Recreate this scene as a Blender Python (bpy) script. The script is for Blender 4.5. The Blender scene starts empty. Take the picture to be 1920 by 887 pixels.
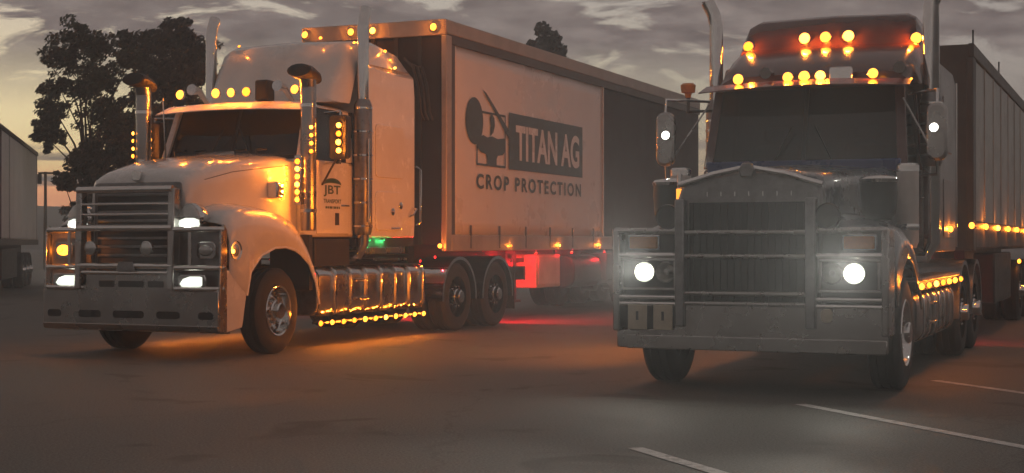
import bpy, bmesh, math, random
from mathutils import Vector, Matrix, noise as mnoise
random.seed(7)
R = math.radians
sc = bpy.context.scene
COL = sc.collection

# ------------------------------------------------------------------ camera, world, sun, exposure
cam_d = bpy.data.cameras.new('camera'); cam_d.sensor_width = 36.0; cam_d.lens = 36.0 * 2770 / 1920
cam_d.clip_end = 6000; cam_d.clip_start = 0.1
cam = bpy.data.objects.new('camera', cam_d); COL.objects.link(cam)
cam.location = (0, 0, 1.35)
cam.rotation_euler = (R(90) + math.atan(11.5 / 2770), 0, 0)
sc.camera = cam
sc.view_settings.view_transform = 'Standard'; sc.view_settings.look = 'None'
sc.view_settings.gamma = 1.0; sc.view_settings.exposure = 0.0
sc.render.engine = 'CYCLES'
sc.cycles.use_denoising = True
try: sc.cycles.denoiser = 'OPENIMAGEDENOISE'
except Exception: pass
sc.cycles.use_light_tree = True
sc.cycles.use_adaptive_sampling = True; sc.cycles.adaptive_threshold = 0.03; sc.cycles.adaptive_min_samples = 24
sc.cycles.max_bounces = 5; sc.cycles.diffuse_bounces = 2; sc.cycles.glossy_bounces = 3
sc.cycles.transparent_max_bounces = 12
sc.cycles.caustics_reflective = False; sc.cycles.caustics_refractive = False
sc.cycles.sample_clamp_indirect = 4.0

VEIL_DENSITY = 0.0032  # density of the fog volume added for glow and veil
SUN_AZ = R(-24)      # bearing of the set sun, measured from +Y towards +X
world = bpy.data.worlds.new('World'); sc.world = world; world.use_nodes = True

def node(nt, typ, **kw):
    n = nt.nodes.new(typ)
    for k, v in kw.items():
        if k == 'inp':
            for a, b in v.items(): n.inputs[a].default_value = b
        else: setattr(n, k, v)
    return n
def math_n(nt, op, a, b=None, clamp=False):
    n = nt.nodes.new('ShaderNodeMath'); n.operation = op; n.use_clamp = clamp
    for i, v in enumerate((a, b)):
        if v is None: continue
        if isinstance(v, (int, float)): n.inputs[i].default_value = v
        else: nt.links.new(v, n.inputs[i])
    return n.outputs[0]
def ramp(nt, fac, stops, interp='LINEAR'):
    n = nt.nodes.new('ShaderNodeValToRGB'); n.color_ramp.interpolation = interp
    e = n.color_ramp.elements
    while len(e) < len(stops): e.new(0.5)
    for el, (p, c) in zip(e, stops):
        el.position = p; el.color = (c, c, c, 1) if isinstance(c, (int, float)) else (*c, 1)
    nt.links.new(fac, n.inputs[0]); return n.outputs[0]
def mixc(nt, fac, a, b, typ='MIX'):
    n = nt.nodes.new('ShaderNodeMix'); n.data_type = 'RGBA'; n.blend_type = typ
    for i, v in ((0, fac), (6, a), (7, b)):
        if isinstance(v, (int, float)): n.inputs[i].default_value = v
        elif isinstance(v, tuple): n.inputs[i].default_value = (*v, 1)
        else: nt.links.new(v, n.inputs[i])
    return n.outputs[2]

def build_world():
    nt = world.node_tree; nt.nodes.clear()
    out = nt.nodes.new('ShaderNodeOutputWorld'); bg = nt.nodes.new('ShaderNodeBackground')
    nt.links.new(bg.outputs[0], out.inputs[0])
    tc = nt.nodes.new('ShaderNodeTexCoord')
    sep = nt.nodes.new('ShaderNodeSeparateXYZ'); nt.links.new(tc.outputs['Generated'], sep.inputs[0])
    X, Y, Z = sep.outputs
    sky = node(nt, 'ShaderNodeTexSky', sky_type='NISHITA', sun_disc=False, sun_elevation=R(1.5), sun_rotation=SUN_AZ,
               air_density=1.0, dust_density=2.5, ozone_density=1.0)
    hs = node(nt, 'ShaderNodeHueSaturation', inp={'Saturation': 0.62, 'Value': 0.12})
    nt.links.new(sky.outputs[0], hs.inputs['Color'])
    clear = mixc(nt, 1.0, hs.outputs[0], (1.0, 0.93, 0.80), 'MULTIPLY')
    # the cloud deck, seen from below: a flat sheet projected along the view direction
    zc = math_n(nt, 'ADD', math_n(nt, 'MAXIMUM', Z, 0.0), 0.16)
    comb = nt.nodes.new('ShaderNodeCombineXYZ')
    nt.links.new(math_n(nt, 'DIVIDE', X, zc), comb.inputs[0]); nt.links.new(math_n(nt, 'DIVIDE', Y, zc), comb.inputs[1])
    n1 = node(nt, 'ShaderNodeTexNoise', inp={'Scale': 2.9, 'Detail': 9.0, 'Roughness': 0.62, 'Distortion': 0.5})
    nt.links.new(comb.outputs[0], n1.inputs['Vector'])
    n2 = node(nt, 'ShaderNodeTexNoise', inp={'Scale': 6.5, 'Detail': 6.0, 'Roughness': 0.6})
    nt.links.new(comb.outputs[0], n2.inputs['Vector'])
    fade = ramp(nt, Z, [(0.085, 0.0), (0.135, 1.0)])
    cover = ramp(nt, n1.outputs[0], [(0.41, 0.0), (0.47, 1.0)])
    deck = math_n(nt, 'MULTIPLY', cover, fade)
    dark = ramp(nt, n2.outputs[0], [(0.3, (0.135, 0.109, 0.105)), (0.5, (0.208, 0.170, 0.161)), (0.72, (0.31, 0.258, 0.238))])
    # thin bars of cloud low over the horizon
    azel = nt.nodes.new('ShaderNodeCombineXYZ')
    nt.links.new(math_n(nt, 'MULTIPLY', X, 3.0), azel.inputs[0]); nt.links.new(math_n(nt, 'MULTIPLY', Y, 3.0), azel.inputs[1])
    nt.links.new(math_n(nt, 'MULTIPLY', Z, 62.0), azel.inputs[2])
    n3 = node(nt, 'ShaderNodeTexNoise', inp={'Scale': 1.0, 'Detail': 4.0, 'Roughness': 0.5})
    nt.links.new(azel.outputs[0], n3.inputs['Vector'])
    bars = math_n(nt, 'MULTIPLY', ramp(nt, n3.outputs[0], [(0.50, 0.0), (0.58, 1.0)]), ramp(nt, Z, [(0.055, 1.0), (0.085, 0.0)]))
    glow = ramp(nt, Z, [(0.0, (2.0, 0.62, 0.22)), (0.034, (1.9, 0.72, 0.28)), (0.05, (1.15, 0.84, 0.38)), (0.075, (1.05, 0.90, 0.48)), (0.115, (0.80, 0.72, 0.48)), (0.16, (0.56, 0.51, 0.44)), (0.25, (0.38, 0.335, 0.30)), (1.0, (0.19, 0.165, 0.155))])
    # the afterglow stays on the sunset side; elsewhere the gaps show grey dusk
    grey = ramp(nt, Z, [(0.0, (0.34, 0.27, 0.235)), (0.08, (0.37, 0.32, 0.285)), (0.16, (0.42, 0.375, 0.345)), (0.3, (0.31, 0.275, 0.255)), (1.0, (0.19, 0.165, 0.155))])
    sunward = math_n(nt, 'ADD', math_n(nt, 'MULTIPLY', X, math.sin(SUN_AZ)), math_n(nt, 'MULTIPLY', Y, math.cos(SUN_AZ)))
    glow = mixc(nt, ramp(nt, sunward, [(0.80, 0.0), (0.97, 1.0)]), grey, glow)
    base = mixc(nt, 0.9, clear, glow)
    c1 = mixc(nt, deck, base, dark)
    c2 = mixc(nt, bars, c1, (0.20, 0.165, 0.15))
    nt.links.new(c2, bg.inputs[0]); bg.inputs[1].default_value = 1.0
build_world()

sun_d = bpy.data.lights.new('sun', 'SUN'); sun_d.energy = 0.10; sun_d.angle = R(12); sun_d.color = (1.0, 0.72, 0.48)
sun = bpy.data.objects.new('sun', sun_d); COL.objects.link(sun)
sd = Vector((math.sin(SUN_AZ) * math.cos(R(3)), math.cos(SUN_AZ) * math.cos(R(3)), math.sin(R(3))))
sun.rotation_euler = (-sd).to_track_quat('-Z', 'Y').to_euler()

# ------------------------------------------------------------------ materials
MATS = {}
def mat(name, color, rough=0.5, metal=0.0, var=0.15, vscale=6.0, rvar=0.1, bump=0.0, bscale=60.0, coat=0.0, dirt=None):
    m = bpy.data.materials.new(name); m.use_nodes = True; nt = m.node_tree
    b = nt.nodes['Principled BSDF']
    tc = nt.nodes.new('ShaderNodeTexCoord')
    n = node(nt, 'ShaderNodeTexNoise', inp={'Scale': vscale, 'Detail': 6.0, 'Roughness': 0.6})
    nt.links.new(tc.outputs['Object'], n.inputs['Vector'])
    lo = tuple(max(0, c * (1 - var)) for c in color); hi = tuple(min(1, c * (1 + var)) for c in color)
    col = ramp(nt, n.outputs[0], [(0.3, lo), (0.7, hi)])
    if dirt:
        n2 = node(nt, 'ShaderNodeTexNoise', inp={'Scale': vscale * 0.6, 'Detail': 8.0, 'Roughness': 0.7})
        nt.links.new(tc.outputs['Object'], n2.inputs['Vector'])
        col = mixc(nt, ramp(nt, n2.outputs[0], [(0.5, 0.0), (0.75, dirt[1])]), col, dirt[0])
    nt.links.new(col, b.inputs['Base Color'])
    nt.links.new(ramp(nt, n.outputs[0], [(0.25, max(0.02, rough - rvar)), (0.75, min(1, rough + rvar))]), b.inputs['Roughness'])
    b.inputs['Metallic'].default_value = metal
    if coat: b.inputs['Coat Weight'].default_value = coat; b.inputs['Coat Roughness'].default_value = 0.08
    if bump:
        nb = node(nt, 'ShaderNodeTexNoise', inp={'Scale': bscale, 'Detail': 4.0})
        nt.links.new(tc.outputs['Object'], nb.inputs['Vector'])
        bp = node(nt, 'ShaderNodeBump', inp={'Strength': bump, 'Distance': 0.02})
        nt.links.new(nb.outputs[0], bp.inputs['Height']); nt.links.new(bp.outputs[0], b.inputs['Normal'])
    MATS[name] = m; return m
def emat(name, color, strength):
    m = bpy.data.materials.new(name); m.use_nodes = True; nt = m.node_tree; b = nt.nodes['Principled BSDF']
    b.inputs['Base Color'].default_value = (*[c * 0.6 for c in color], 1); b.inputs['Roughness'].default_value = 0.15
    tc = nt.nodes.new('ShaderNodeTexCoord')
    w = node(nt, 'ShaderNodeTexWave', inp={'Scale': 30.0, 'Distortion': 1.0}); nt.links.new(tc.outputs['Object'], w.inputs['Vector'])
    nt.links.new(mixc(nt, w.outputs['Fac'], tuple(c * 0.85 for c in color), color), b.inputs['Emission Color'])
    b.inputs['Emission Strength'].default_value = strength
    m.cycles.emission_sampling = 'NONE'      # the bulb lights do the lighting
    MATS[name] = m; return m
def glassmat(name, tint, gloss=1.0):
    m = bpy.data.materials.new(name); m.use_nodes = True; nt = m.node_tree; nt.nodes.clear()
    out = nt.nodes.new('ShaderNodeOutputMaterial'); mx = nt.nodes.new('ShaderNodeMixShader')
    tr = node(nt, 'ShaderNodeBsdfTransparent', inp={'Color': (*tint, 1)})
    gl = node(nt, 'ShaderNodeBsdfGlossy', inp={'Roughness': 0.04, 'Color': (gloss, gloss, gloss, 1)})
    fr = node(nt, 'ShaderNodeFresnel', inp={'IOR': 1.5})
    tc = nt.nodes.new('ShaderNodeTexCoord'); n = node(nt, 'ShaderNodeTexNoise', inp={'Scale': 3.0, 'Detail': 5.0})
    nt.links.new(tc.outputs['Object'], n.inputs['Vector'])
    nt.links.new(ramp(nt, n.outputs[0], [(0.3, 0.03), (0.8, 0.16)]), gl.inputs['Roughness'])
    nt.links.new(fr.outputs[0], mx.inputs[0]); nt.links.new(tr.outputs[0], mx.inputs[1]); nt.links.new(gl.outputs[0], mx.inputs[2])
    nt.links.new(mx.outputs[0], out.inputs[0]); MATS[name] = m; return m

mat('white_paint', (0.70, 0.68, 0.65), 0.24, 0, 0.05, 3.0, 0.08, coat=0.9, dirt=((0.45, 0.38, 0.32), 0.25))
mat('curtain', (0.66, 0.63, 0.60), 0.30, 0, 0.05, 1.2, 0.08, bump=0.12, bscale=5.0, dirt=((0.5, 0.42, 0.36), 0.25))
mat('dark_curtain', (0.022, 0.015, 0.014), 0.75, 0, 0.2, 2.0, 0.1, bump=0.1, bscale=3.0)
mat('sign_ink', (0.045, 0.050, 0.042), 0.38, 0, 0.15, 8.0)
mat('badge_green', (0.035, 0.085, 0.05), 0.4, 0, 0.15, 20.0)
mat('maroon_paint', (0.075, 0.022, 0.020), 0.22, 0, 0.12, 3.0, 0.06, coat=0.5, dirt=((0.12, 0.08, 0.06), 0.3))
mat('slate_paint', (0.085, 0.090, 0.105), 0.28, 0.0, 0.1, 3.0, 0.1, coat=0.6, dirt=((0.13, 0.12, 0.11), 0.35))
mat('polished', (0.66, 0.64, 0.61), 0.20, 1.0, 0.05, 3.0, 0.06)
mat('far_white', (0.86, 0.84, 0.78), 0.5, 0, 0.06, 1.0, dirt=((0.45, 0.42, 0.36), 0.4))
mat('grey_paint', (0.23, 0.22, 0.215), 0.35, 0.1, 0.1, 3.0, 0.1, dirt=((0.16, 0.13, 0.11), 0.4))
mat('blue_paint', (0.02, 0.03, 0.12), 0.3, 0, 0.1, 4.0)
mat('pale_paint', (0.55, 0.50, 0.46), 0.4, 0, 0.1, 3.0, dirt=((0.3, 0.25, 0.2), 0.4))
mat('chrome', (0.72, 0.71, 0.69), 0.10, 1.0, 0.05, 9.0, 0.05)
mat('alloy', (0.40, 0.385, 0.37), 0.27, 1.0, 0.08, 2.5, 0.06, bump=0.015, bscale=120.0, dirt=((0.28, 0.25, 0.22), 0.35))
mat('dull_metal', (0.25, 0.245, 0.245), 0.36, 0.9, 0.15, 9.0, 0.1, dirt=((0.1, 0.08, 0.07), 0.5))
mat('rubber', (0.018, 0.018, 0.018), 0.75, 0, 0.3, 20.0, 0.1, bump=0.2, bscale=80.0, dirt=((0.045, 0.042, 0.038), 0.4))
mat('black_steel', (0.03, 0.028, 0.027), 0.55, 0.2, 0.3, 8.0, 0.1, dirt=((0.08, 0.065, 0.05), 0.5))
mat('black_plastic', (0.022, 0.021, 0.021), 0.5, 0, 0.2, 10.0)
mat('interior', (0.04, 0.037, 0.035), 0.8, 0, 0.2, 10.0)
mat('seat_cloth', (0.06, 0.05, 0.045), 0.9, 0, 0.2, 30.0)
mat('red_paint', (0.5, 0.03, 0.03), 0.45, 0, 0.1, 5.0)
mat('lens_clear', (0.5, 0.5, 0.48), 0.15, 0.6, 0.1, 30.0)
mat('lens_amber_off', (0.55, 0.20, 0.03), 0.2, 0, 0.1, 30.0)
mat('mirror_glass', (0.6, 0.6, 0.6), 0.05, 1.0, 0.03, 5.0, 0.02)
mat('trailer_wall', (0.50, 0.50, 0.47), 0.5, 0.3, 0.10, 2.0, 0.1, dirt=((0.16, 0.14, 0.11), 0.6))
mat('trailer_rail', (0.40, 0.365, 0.33), 0.5, 0.3, 0.12, 3.0, dirt=((0.2, 0.15, 0.11), 0.5))
mat('dark_rail', (0.10, 0.088, 0.080), 0.5, 0.3, 0.15, 3.0)
mat('plate_tan', (0.42, 0.36, 0.27), 0.5, 0.0, 0.15, 9.0)
mat('line_paint', (0.55, 0.54, 0.52), 0.7, 0, 0.2, 14.0, dirt=((0.06, 0.058, 0.055), 1.0))
mat('bark', (0.06, 0.045, 0.035), 0.9, 0, 0.3, 6.0, bump=0.4, bscale=20.0)
mat('leaf_gum', (0.050, 0.058, 0.030), 0.7, 0, 0.4, 3.0)
mat('leaf_dark', (0.028, 0.028, 0.018), 0.8, 0, 0.35, 3.0)
mat('hill', (0.05, 0.045, 0.035), 0.95, 0, 0.3, 0.02)
mat('timber', (0.09, 0.07, 0.05), 0.9, 0, 0.2, 8.0)
emat('amber_lit', (1.0, 0.28, 0.02), 8.0)
emat('amber_mid', (1.0, 0.25, 0.015), 4.5)
emat('amber_hot', (1.0, 0.32, 0.03), 14.0)
emat('white_glow', (0.93, 1.0, 0.86), 1.3)
emat('amber_dim', (1.0, 0.30, 0.03), 2.2)
emat('white_lit', (1.0, 0.98, 0.86), 9.0)
emat('red_lit', (1.0, 0.02, 0.02), 3.0)
emat('green_lit', (0.05, 1.0, 0.25), 2.0)
glassmat('windscreen', (0.20, 0.20, 0.20)); glassmat('side_glass', (0.35, 0.36, 0.36)); glassmat('lamp_glass', (0.9, 0.9, 0.88))

def asphalt():
    m = bpy.data.materials.new('asphalt'); m.use_nodes = True; nt = m.node_tree; b = nt.nodes['Principled BSDF']
    tc = nt.nodes.new('ShaderNodeTexCoord')
    big = node(nt, 'ShaderNodeTexNoise', inp={'Scale': 0.35, 'Detail': 6.0, 'Roughness': 0.6}); nt.links.new(tc.outputs['Object'], big.inputs['Vector'])
    fine = node(nt, 'ShaderNodeTexNoise', inp={'Scale': 55.0, 'Detail': 3.0, 'Roughness': 0.7}); nt.links.new(tc.outputs['Object'], fine.inputs['Vector'])
    vor = node(nt, 'ShaderNodeTexVoronoi', feature='DISTANCE_TO_EDGE', inp={'Scale': 0.22, 'Randomness': 1.0})
    wrp = node(nt, 'ShaderNodeTexNoise', inp={'Scale': 1.4, 'Detail': 4.0}); nt.links.new(tc.outputs['Object'], wrp.inputs['Vector'])
    add = nt.nodes.new('ShaderNodeVectorMath'); add.operation = 'ADD'
    nt.links.new(tc.outputs['Object'], add.inputs[0]); nt.links.new(wrp.outputs['Color'], add.inputs[1]); nt.links.new(add.outputs[0], vor.inputs['Vector'])
    base = ramp(nt, big.outputs[0], [(0.3, (0.092, 0.092, 0.083)), (0.7, (0.142, 0.142, 0.130))])
    sp = mixc(nt, 1.0, base, ramp(nt, fine.outputs[0], [(0.3, 0.45), (0.7, 1.55)]), 'MULTIPLY')
    st = node(nt, 'ShaderNodeTexNoise', inp={'Scale': 0.9, 'Detail': 3.0, 'Roughness': 0.5, 'Distortion': 0.8}); nt.links.new(tc.outputs['Object'], st.inputs['Vector'])
    sp = mixc(nt, ramp(nt, st.outputs[0], [(0.60, 0.0), (0.68, 0.55)]), sp, (0.035, 0.032, 0.030))
    cr = mixc(nt, ramp(nt, vor.outputs['Distance'], [(0.0, 0.30), (0.006, 0.0)]), sp, (0.025, 0.022, 0.02))
    nt.links.new(cr, b.inputs['Base Color'])
    nt.links.new(ramp(nt, big.outputs[0], [(0.3, 0.62), (0.7, 0.85)]), b.inputs['Roughness'])
    bp = node(nt, 'ShaderNodeBump', inp={'Strength': 0.35, 'Distance': 0.012}); nt.links.new(fine.outputs[0], bp.inputs['Height'])
    nt.links.new(bp.outputs[0], b.inputs['Normal']); MATS['asphalt'] = m
asphalt()

# ------------------------------------------------------------------ mesh helpers
class MB:
    def __init__(s): s.v = []; s.f = []
    def add(s, vs, fs):
        o = len(s.v); s.v += [tuple(p) for p in vs]; s.f += [tuple(i + o for i in f) for f in fs]; return s
    def box(s, x0, x1, y0, y1, z0, z1):
        return s.add([(x0,y0,z0),(x1,y0,z0),(x1,y1,z0),(x0,y1,z0),(x0,y0,z1),(x1,y0,z1),(x1,y1,z1),(x0,y1,z1)],
                     [(3,2,1,0),(4,5,6,7),(0,1,5,4),(1,2,6,5),(2,3,7,6),(3,0,4,7)])
    def prism(s, poly, axis, a0, a1):
        n = len(poly)
        def P(p, a): return (a, p[0], p[1]) if axis == 'x' else ((p[0], a, p[1]) if axis == 'y' else (p[0], p[1], a))
        vs = [P(p, a0) for p in poly] + [P(p, a1) for p in poly]
        return s.add(vs, [tuple(range(n))[::-1], tuple(range(n, 2*n))] + [(i, (i+1) % n, (i+1) % n + n, i + n) for i in range(n)])
    def loft(s, secs, closed=True, cap=True):
        n = len(secs[0]); vs = [p for q in secs for p in q]; fs = []
        for k in range(len(secs) - 1):
            for i in range(n if closed else n - 1):
                j = (i + 1) % n; fs.append((k*n+i, k*n+j, (k+1)*n+j, (k+1)*n+i))
        if cap and closed: fs += [tuple(range(n))[::-1], tuple(range((len(secs)-1)*n, len(secs)*n))]
        return s.add(vs, fs)
    def tube(s, pts, r, n=12, cap=True):
        pts = [Vector(p) for p in pts]; rs = r if isinstance(r, (list, tuple)) else [r] * len(pts); secs = []
        up = None
        for i, p in enumerate(pts):
            d = (pts[min(i+1, len(pts)-1)] - pts[max(i-1, 0)]).normalized()
            if up is None: up = Vector((0,0,1)) if abs(d.z) < 0.9 else Vector((1,0,0))
            a = d.cross(up).normalized(); up = a.cross(d).normalized()
            secs.append([p + a * (rs[i]*math.cos(2*math.pi*k/n)) + up * (rs[i]*math.sin(2*math.pi*k/n)) for k in range(n)])
        return s.loft(secs, True, cap)
    def lathe(s, prof, c=(0,0,0), axis='x', n=32, cap=False):
        # prof: (distance along the axis, radius)
        secs = []
        for h, r in prof:
            q = []
            for k in range(n):
                a = 2*math.pi*k/n; u, w = r*math.cos(a), r*math.sin(a)
                q.append((c[0]+h, c[1]+u, c[2]+w) if axis == 'x' else ((c[0]+u, c[1]+h, c[2]+w) if axis == 'y' else (c[0]+u, c[1]+w, c[2]+h)))
            secs.append(q)
        if cap == 'end':
            o = len(s.v); s.loft(secs, True, False); k = len(secs) - 1; s.f.append(tuple(range(o + k*n, o + (k+1)*n))); return s
        return s.loft(secs, True, cap)
    def mesh(s, name, m=None, smooth=35):
        me = bpy.data.meshes.new(name); me.from_pydata(s.v, [], s.f)
        bm = bmesh.new(); bm.from_mesh(me); bmesh.ops.recalc_face_normals(bm, faces=bm.faces); bm.to_mesh(me); bm.free()
        if m: me.materials.append(MATS[m])
        if smooth:
            me.shade_smooth(); me.set_sharp_from_angle(angle=R(smooth))
        return me
    def build(s, name, m, parent=None, bevel=0.0, smooth=35, solid=0.0):
        o = bpy.data.objects.new(name, s.mesh(name, m, smooth)); COL.objects.link(o)
        if parent: o.parent = parent
        if solid:
            md = o.modifiers.new('thickness', 'SOLIDIFY'); md.thickness = solid; md.offset = 0
        if bevel:
            md = o.modifiers.new('edge', 'BEVEL'); md.width = bevel; md.segments = 2; md.limit_method = 'ANGLE'; md.angle_limit = R(40)
        return o
def inst(name, me, parent, loc=(0,0,0), rot=None):
    o = bpy.data.objects.new(name, me); COL.objects.link(o); o.parent = parent; o.location = loc
    if rot: o.rotation_euler = rot
    return o
def thing(name, label, cat, loc=(0,0,0), rz=0.0, group=None):
    o = bpy.data.objects.new(name, None); COL.objects.link(o); o.location = loc; o.rotation_euler = (0,0,rz)
    o['label'] = label; o['category'] = cat
    if group: o['group'] = group
    return o
def tag(o, label, cat, group=None):
    o['label'] = label; o['category'] = cat
    if group: o['group'] = group
    return o
def structure(o): o['kind'] = 'structure'; return o
def text_mesh(body, height, width, space=1.0, bold=0.02):
    cu = bpy.data.curves.new('t', 'FONT'); cu.body = body; cu.size = 1.0; cu.extrude = 0.0; cu.offset = bold; cu.space_character = space
    ob = bpy.data.objects.new('t', cu); COL.objects.link(ob)
    bpy.context.view_layer.update()
    me = bpy.data.meshes.new_from_object(ob.evaluated_get(bpy.context.evaluated_depsgraph_get()))
    bpy.data.objects.remove(ob); xs = [v.co.x for v in me.vertices]; ys = [v.co.y for v in me.vertices]
    x0, x1, y0, y1 = min(xs), max(xs), min(ys), max(ys)
    for v in me.vertices:
        v.co = ((v.co.x - x0) / (x1 - x0) * width, (v.co.y - y0) / (y1 - y0) * height, 0)
    return me
def side_text(body, parent, x, t, z, h, w, m, space=1.0, bold=0.02):
    """flat lettering on a plane facing +X; reads from low t to high t"""
    me = text_mesh(body, h, w, space, bold)
    bm = bmesh.new(); bm.from_mesh(me); bmesh.ops.remove_doubles(bm, verts=bm.verts, dist=1e-5); bm.verts.ensure_lookup_table(); seen = set()
    for v0 in bm.verts:                       # one mesh for each letter
        if v0.index in seen: continue
        st = [v0]; isl = []; seen.add(v0.index)
        while st:
            v = st.pop(); isl.append(v)
            for e in v.link_edges:
                u = e.other_vert(v)
                if u.index not in seen: seen.add(u.index); st.append(u)
        ix = {v.index: k for k, v in enumerate(isl)}; fs = {f for v in isl for f in v.link_faces}
        MB().add([(x, t + v.co.x, z + v.co.y) for v in isl], [tuple(ix[v.index] for v in f.verts) for f in fs]).build('letter', m, parent, smooth=0)
    bm.free()

# ------------------------------------------------------------------ lamps
LAMP = {}
def lamp_meshes(kind, r, m):
    k = (kind, round(r, 3), m)
    if k not in LAMP:
        h = MB(); h.lathe([(0, r*0.9), (0, r*1.15), (r*0.5, r*1.18), (r*0.62, r*1.05), (r*0.5, r*0.95), (0.001, r*0.9)], axis='x', n=14)
        l = MB(); l.lathe([(r*0.35, r*0.96), (r*0.75, r*0.9), (r*1.1, r*0.68), (r*1.3, r*0.35), (r*1.36, 0.002)], axis='x', n=14, cap=True)
        LAMP[k] = (h.mesh(kind, 'chrome' if kind != 'strip_lamp' else 'black_plastic'), l.mesh('lens', m))
    return LAMP[k]
COLR = {'amber': (1.0, 0.23, 0.014), 'white': (1.0, 0.96, 0.82), 'red': (1.0, 0.008, 0.016), 'green': (0.05, 1.0, 0.22)}
GAIN = {'amber': 6.5, 'white': 1.0, 'red': 11.0, 'green': 4.0}
LRNG = random.Random(21)
def lamp(parent, p, d, r=0.035, colr='amber', power=1.0, m='amber_lit', name='marker_lamp'):
    """housing (part) > lens (sub-part) and the light the lamp gives off"""
    if m == 'amber_lit': m = LRNG.choice(('amber_lit', 'amber_lit', 'amber_mid', 'amber_hot'))   # bulbs of uneven age
    r *= LRNG.uniform(0.92, 1.06); power *= LRNG.uniform(0.7, 1.3); d = Vector(d).normalized() + Vector((LRNG.uniform(-.12,.12), LRNG.uniform(-.12,.12), LRNG.uniform(-.1,.1)))
    hm, lm = lamp_meshes(name, round(r, 3), m)
    d = Vector(d).normalized(); o = inst(name, hm, parent, p)
    o.rotation_mode = 'QUATERNION'; o.rotation_quaternion = d.to_track_quat('X', 'Z')
    inst('lens', lm, o)
    if power > 0:
        ld = bpy.data.lights.new('bulb', 'POINT'); ld.energy = power * GAIN[colr]; ld.color = COLR[colr]; ld.shadow_soft_size = r * 0.55
        lo = bpy.data.objects.new('bulb', ld); COL.objects.link(lo); lo.parent = o; lo.location = (r * 1.15, 0, 0)
    return o
def spot(parent, p, d, power, colr, angle=58, blend=1.0, size=0.05):
    ld = bpy.data.lights.new('beam', 'SPOT'); ld.energy = power; ld.color = COLR[colr]; ld.spot_size = R(angle); ld.spot_blend = blend; ld.shadow_soft_size = size
    o = bpy.data.objects.new('beam', ld); COL.objects.link(o); o.parent = parent; o.location = p
    o.rotation_euler = Vector(d).to_track_quat('-Z', 'Y').to_euler(); return o

# ------------------------------------------------------------------ wheels
def wheel_meshes():
    t = MB(); r, w = 0.52, 0.28
    t.lathe([(-w/2, 0.31), (-w/2-0.005, 0.36), (-w/2-0.008, 0.44), (-w/2+0.01, 0.495), (-w/2+0.04, r), (-0.052, r), (-0.05, r-0.012), (-0.03, r-0.012), (-0.028, r), (0.028, r), (0.03, r-0.012), (0.05, r-0.012), (0.052, r), (w/2-0.04, r), (w/2-0.01, 0.495), (w/2+0.008, 0.44), (w/2+0.005, 0.36), (w/2, 0.31)], n=48)
    rim = MB(); rim.lathe([(0.135, 0.315), (0.150, 0.305), (0.140, 0.285), (0.06, 0.272), (0.035, 0.25), (0.05, 0.20), (0.065, 0.16), (0.055, 0.14), (0.055, 0.12)], n=40)
    hub = MB(); hub.lathe([(0.05, 0.125), (0.10, 0.12), (0.115, 0.105), (0.17, 0.10), (0.185, 0.085), (0.187, 0.002)], n=24, cap=True)
    for k in range(10):
        a = 2*math.pi*k/10; hub.lathe([(0.055, 0.022), (0.105, 0.020), (0.112, 0.002)], (0, 0.155*math.cos(a), 0.155*math.sin(a)), n=6, cap=True)
    holes = MB()
    for k in range(10):
        a = 2*math.pi*(k+0.5)/10; holes.lathe([(0.0, 0.028), (0.055, 0.028), (0.058, 0.002)], (0, 0.222*math.cos(a), 0.222*math.sin(a)), n=10, cap=True)
    deep = MB(); deep.lathe([(-0.02, 0.31), (-0.06, 0.28), (-0.10, 0.20), (-0.10, 0.16), (0.02, 0.15), (0.05, 0.13), (0.06, 0.002)], n=32, cap=True)
    return t.mesh('tyre', 'rubber'), rim.mesh('rim', 'chrome'), hub.mesh('hub', 'chrome'), holes.mesh('hand_hole', 'black_plastic'), deep.mesh('rim', 'chrome')
TYRE, RIM, HUB, HOLES, DEEP = wheel_meshes()
def wheel(parent, x, t, sx, dual=False, deep=False, turn=0.0):
    rot = (0, 0, (0 if sx > 0 else math.pi) + turn)
    o = inst('wheel', TYRE, parent, (x, t, 0.521), rot)
    inst('rim', DEEP if deep else RIM, o)
    if not deep: inst('hub', HUB, o); inst('hand_hole', HOLES, o)
    else: inst('hub', HUB, o, (0.03, 0, 0))
    if dual: inst('inner_tyre', TYRE, o, (-0.33, 0, 0))
    return o
def axle(parent, t, half=1.0, m='black_steel', name='axle'):
    b = MB(); b.tube([(-half, t, 0.52), (half, t, 0.52)], 0.07, 12); b.lathe([(-0.18, 0.08), (-0.14, 0.19), (0.14, 0.19), (0.18, 0.08)], (0, t, 0.52), n=20, cap=True)
    return b.build(name, m, parent)
def mudguard(parent, x0, x1, t, m='dull_metal', r=0.62, a0=-5, a1=185, name='mudguard'):
    b = MB(); n = 18; secs = []
    for k in range(n + 1):
        a = R(a0 + (a1 - a0) * k / n)
        c, s = math.cos(a), math.sin(a)
        secs.append([(x0, t + r*c, 0.52 + r*s), (x1, t + r*c, 0.52 + r*s), (x1, t + (r-0.05)*c, 0.52 + (r-0.05)*s), (x1 - 0.012, t + (r-0.05)*c, 0.52 + (r-0.05)*s), (x1 - 0.012, t + (r-0.012)*c, 0.52 + (r-0.012)*s), (x0, t + (r-0.012)*c, 0.52 + (r-0.012)*s)])
    b.loft(secs); return b.build(name, m, parent)

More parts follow.
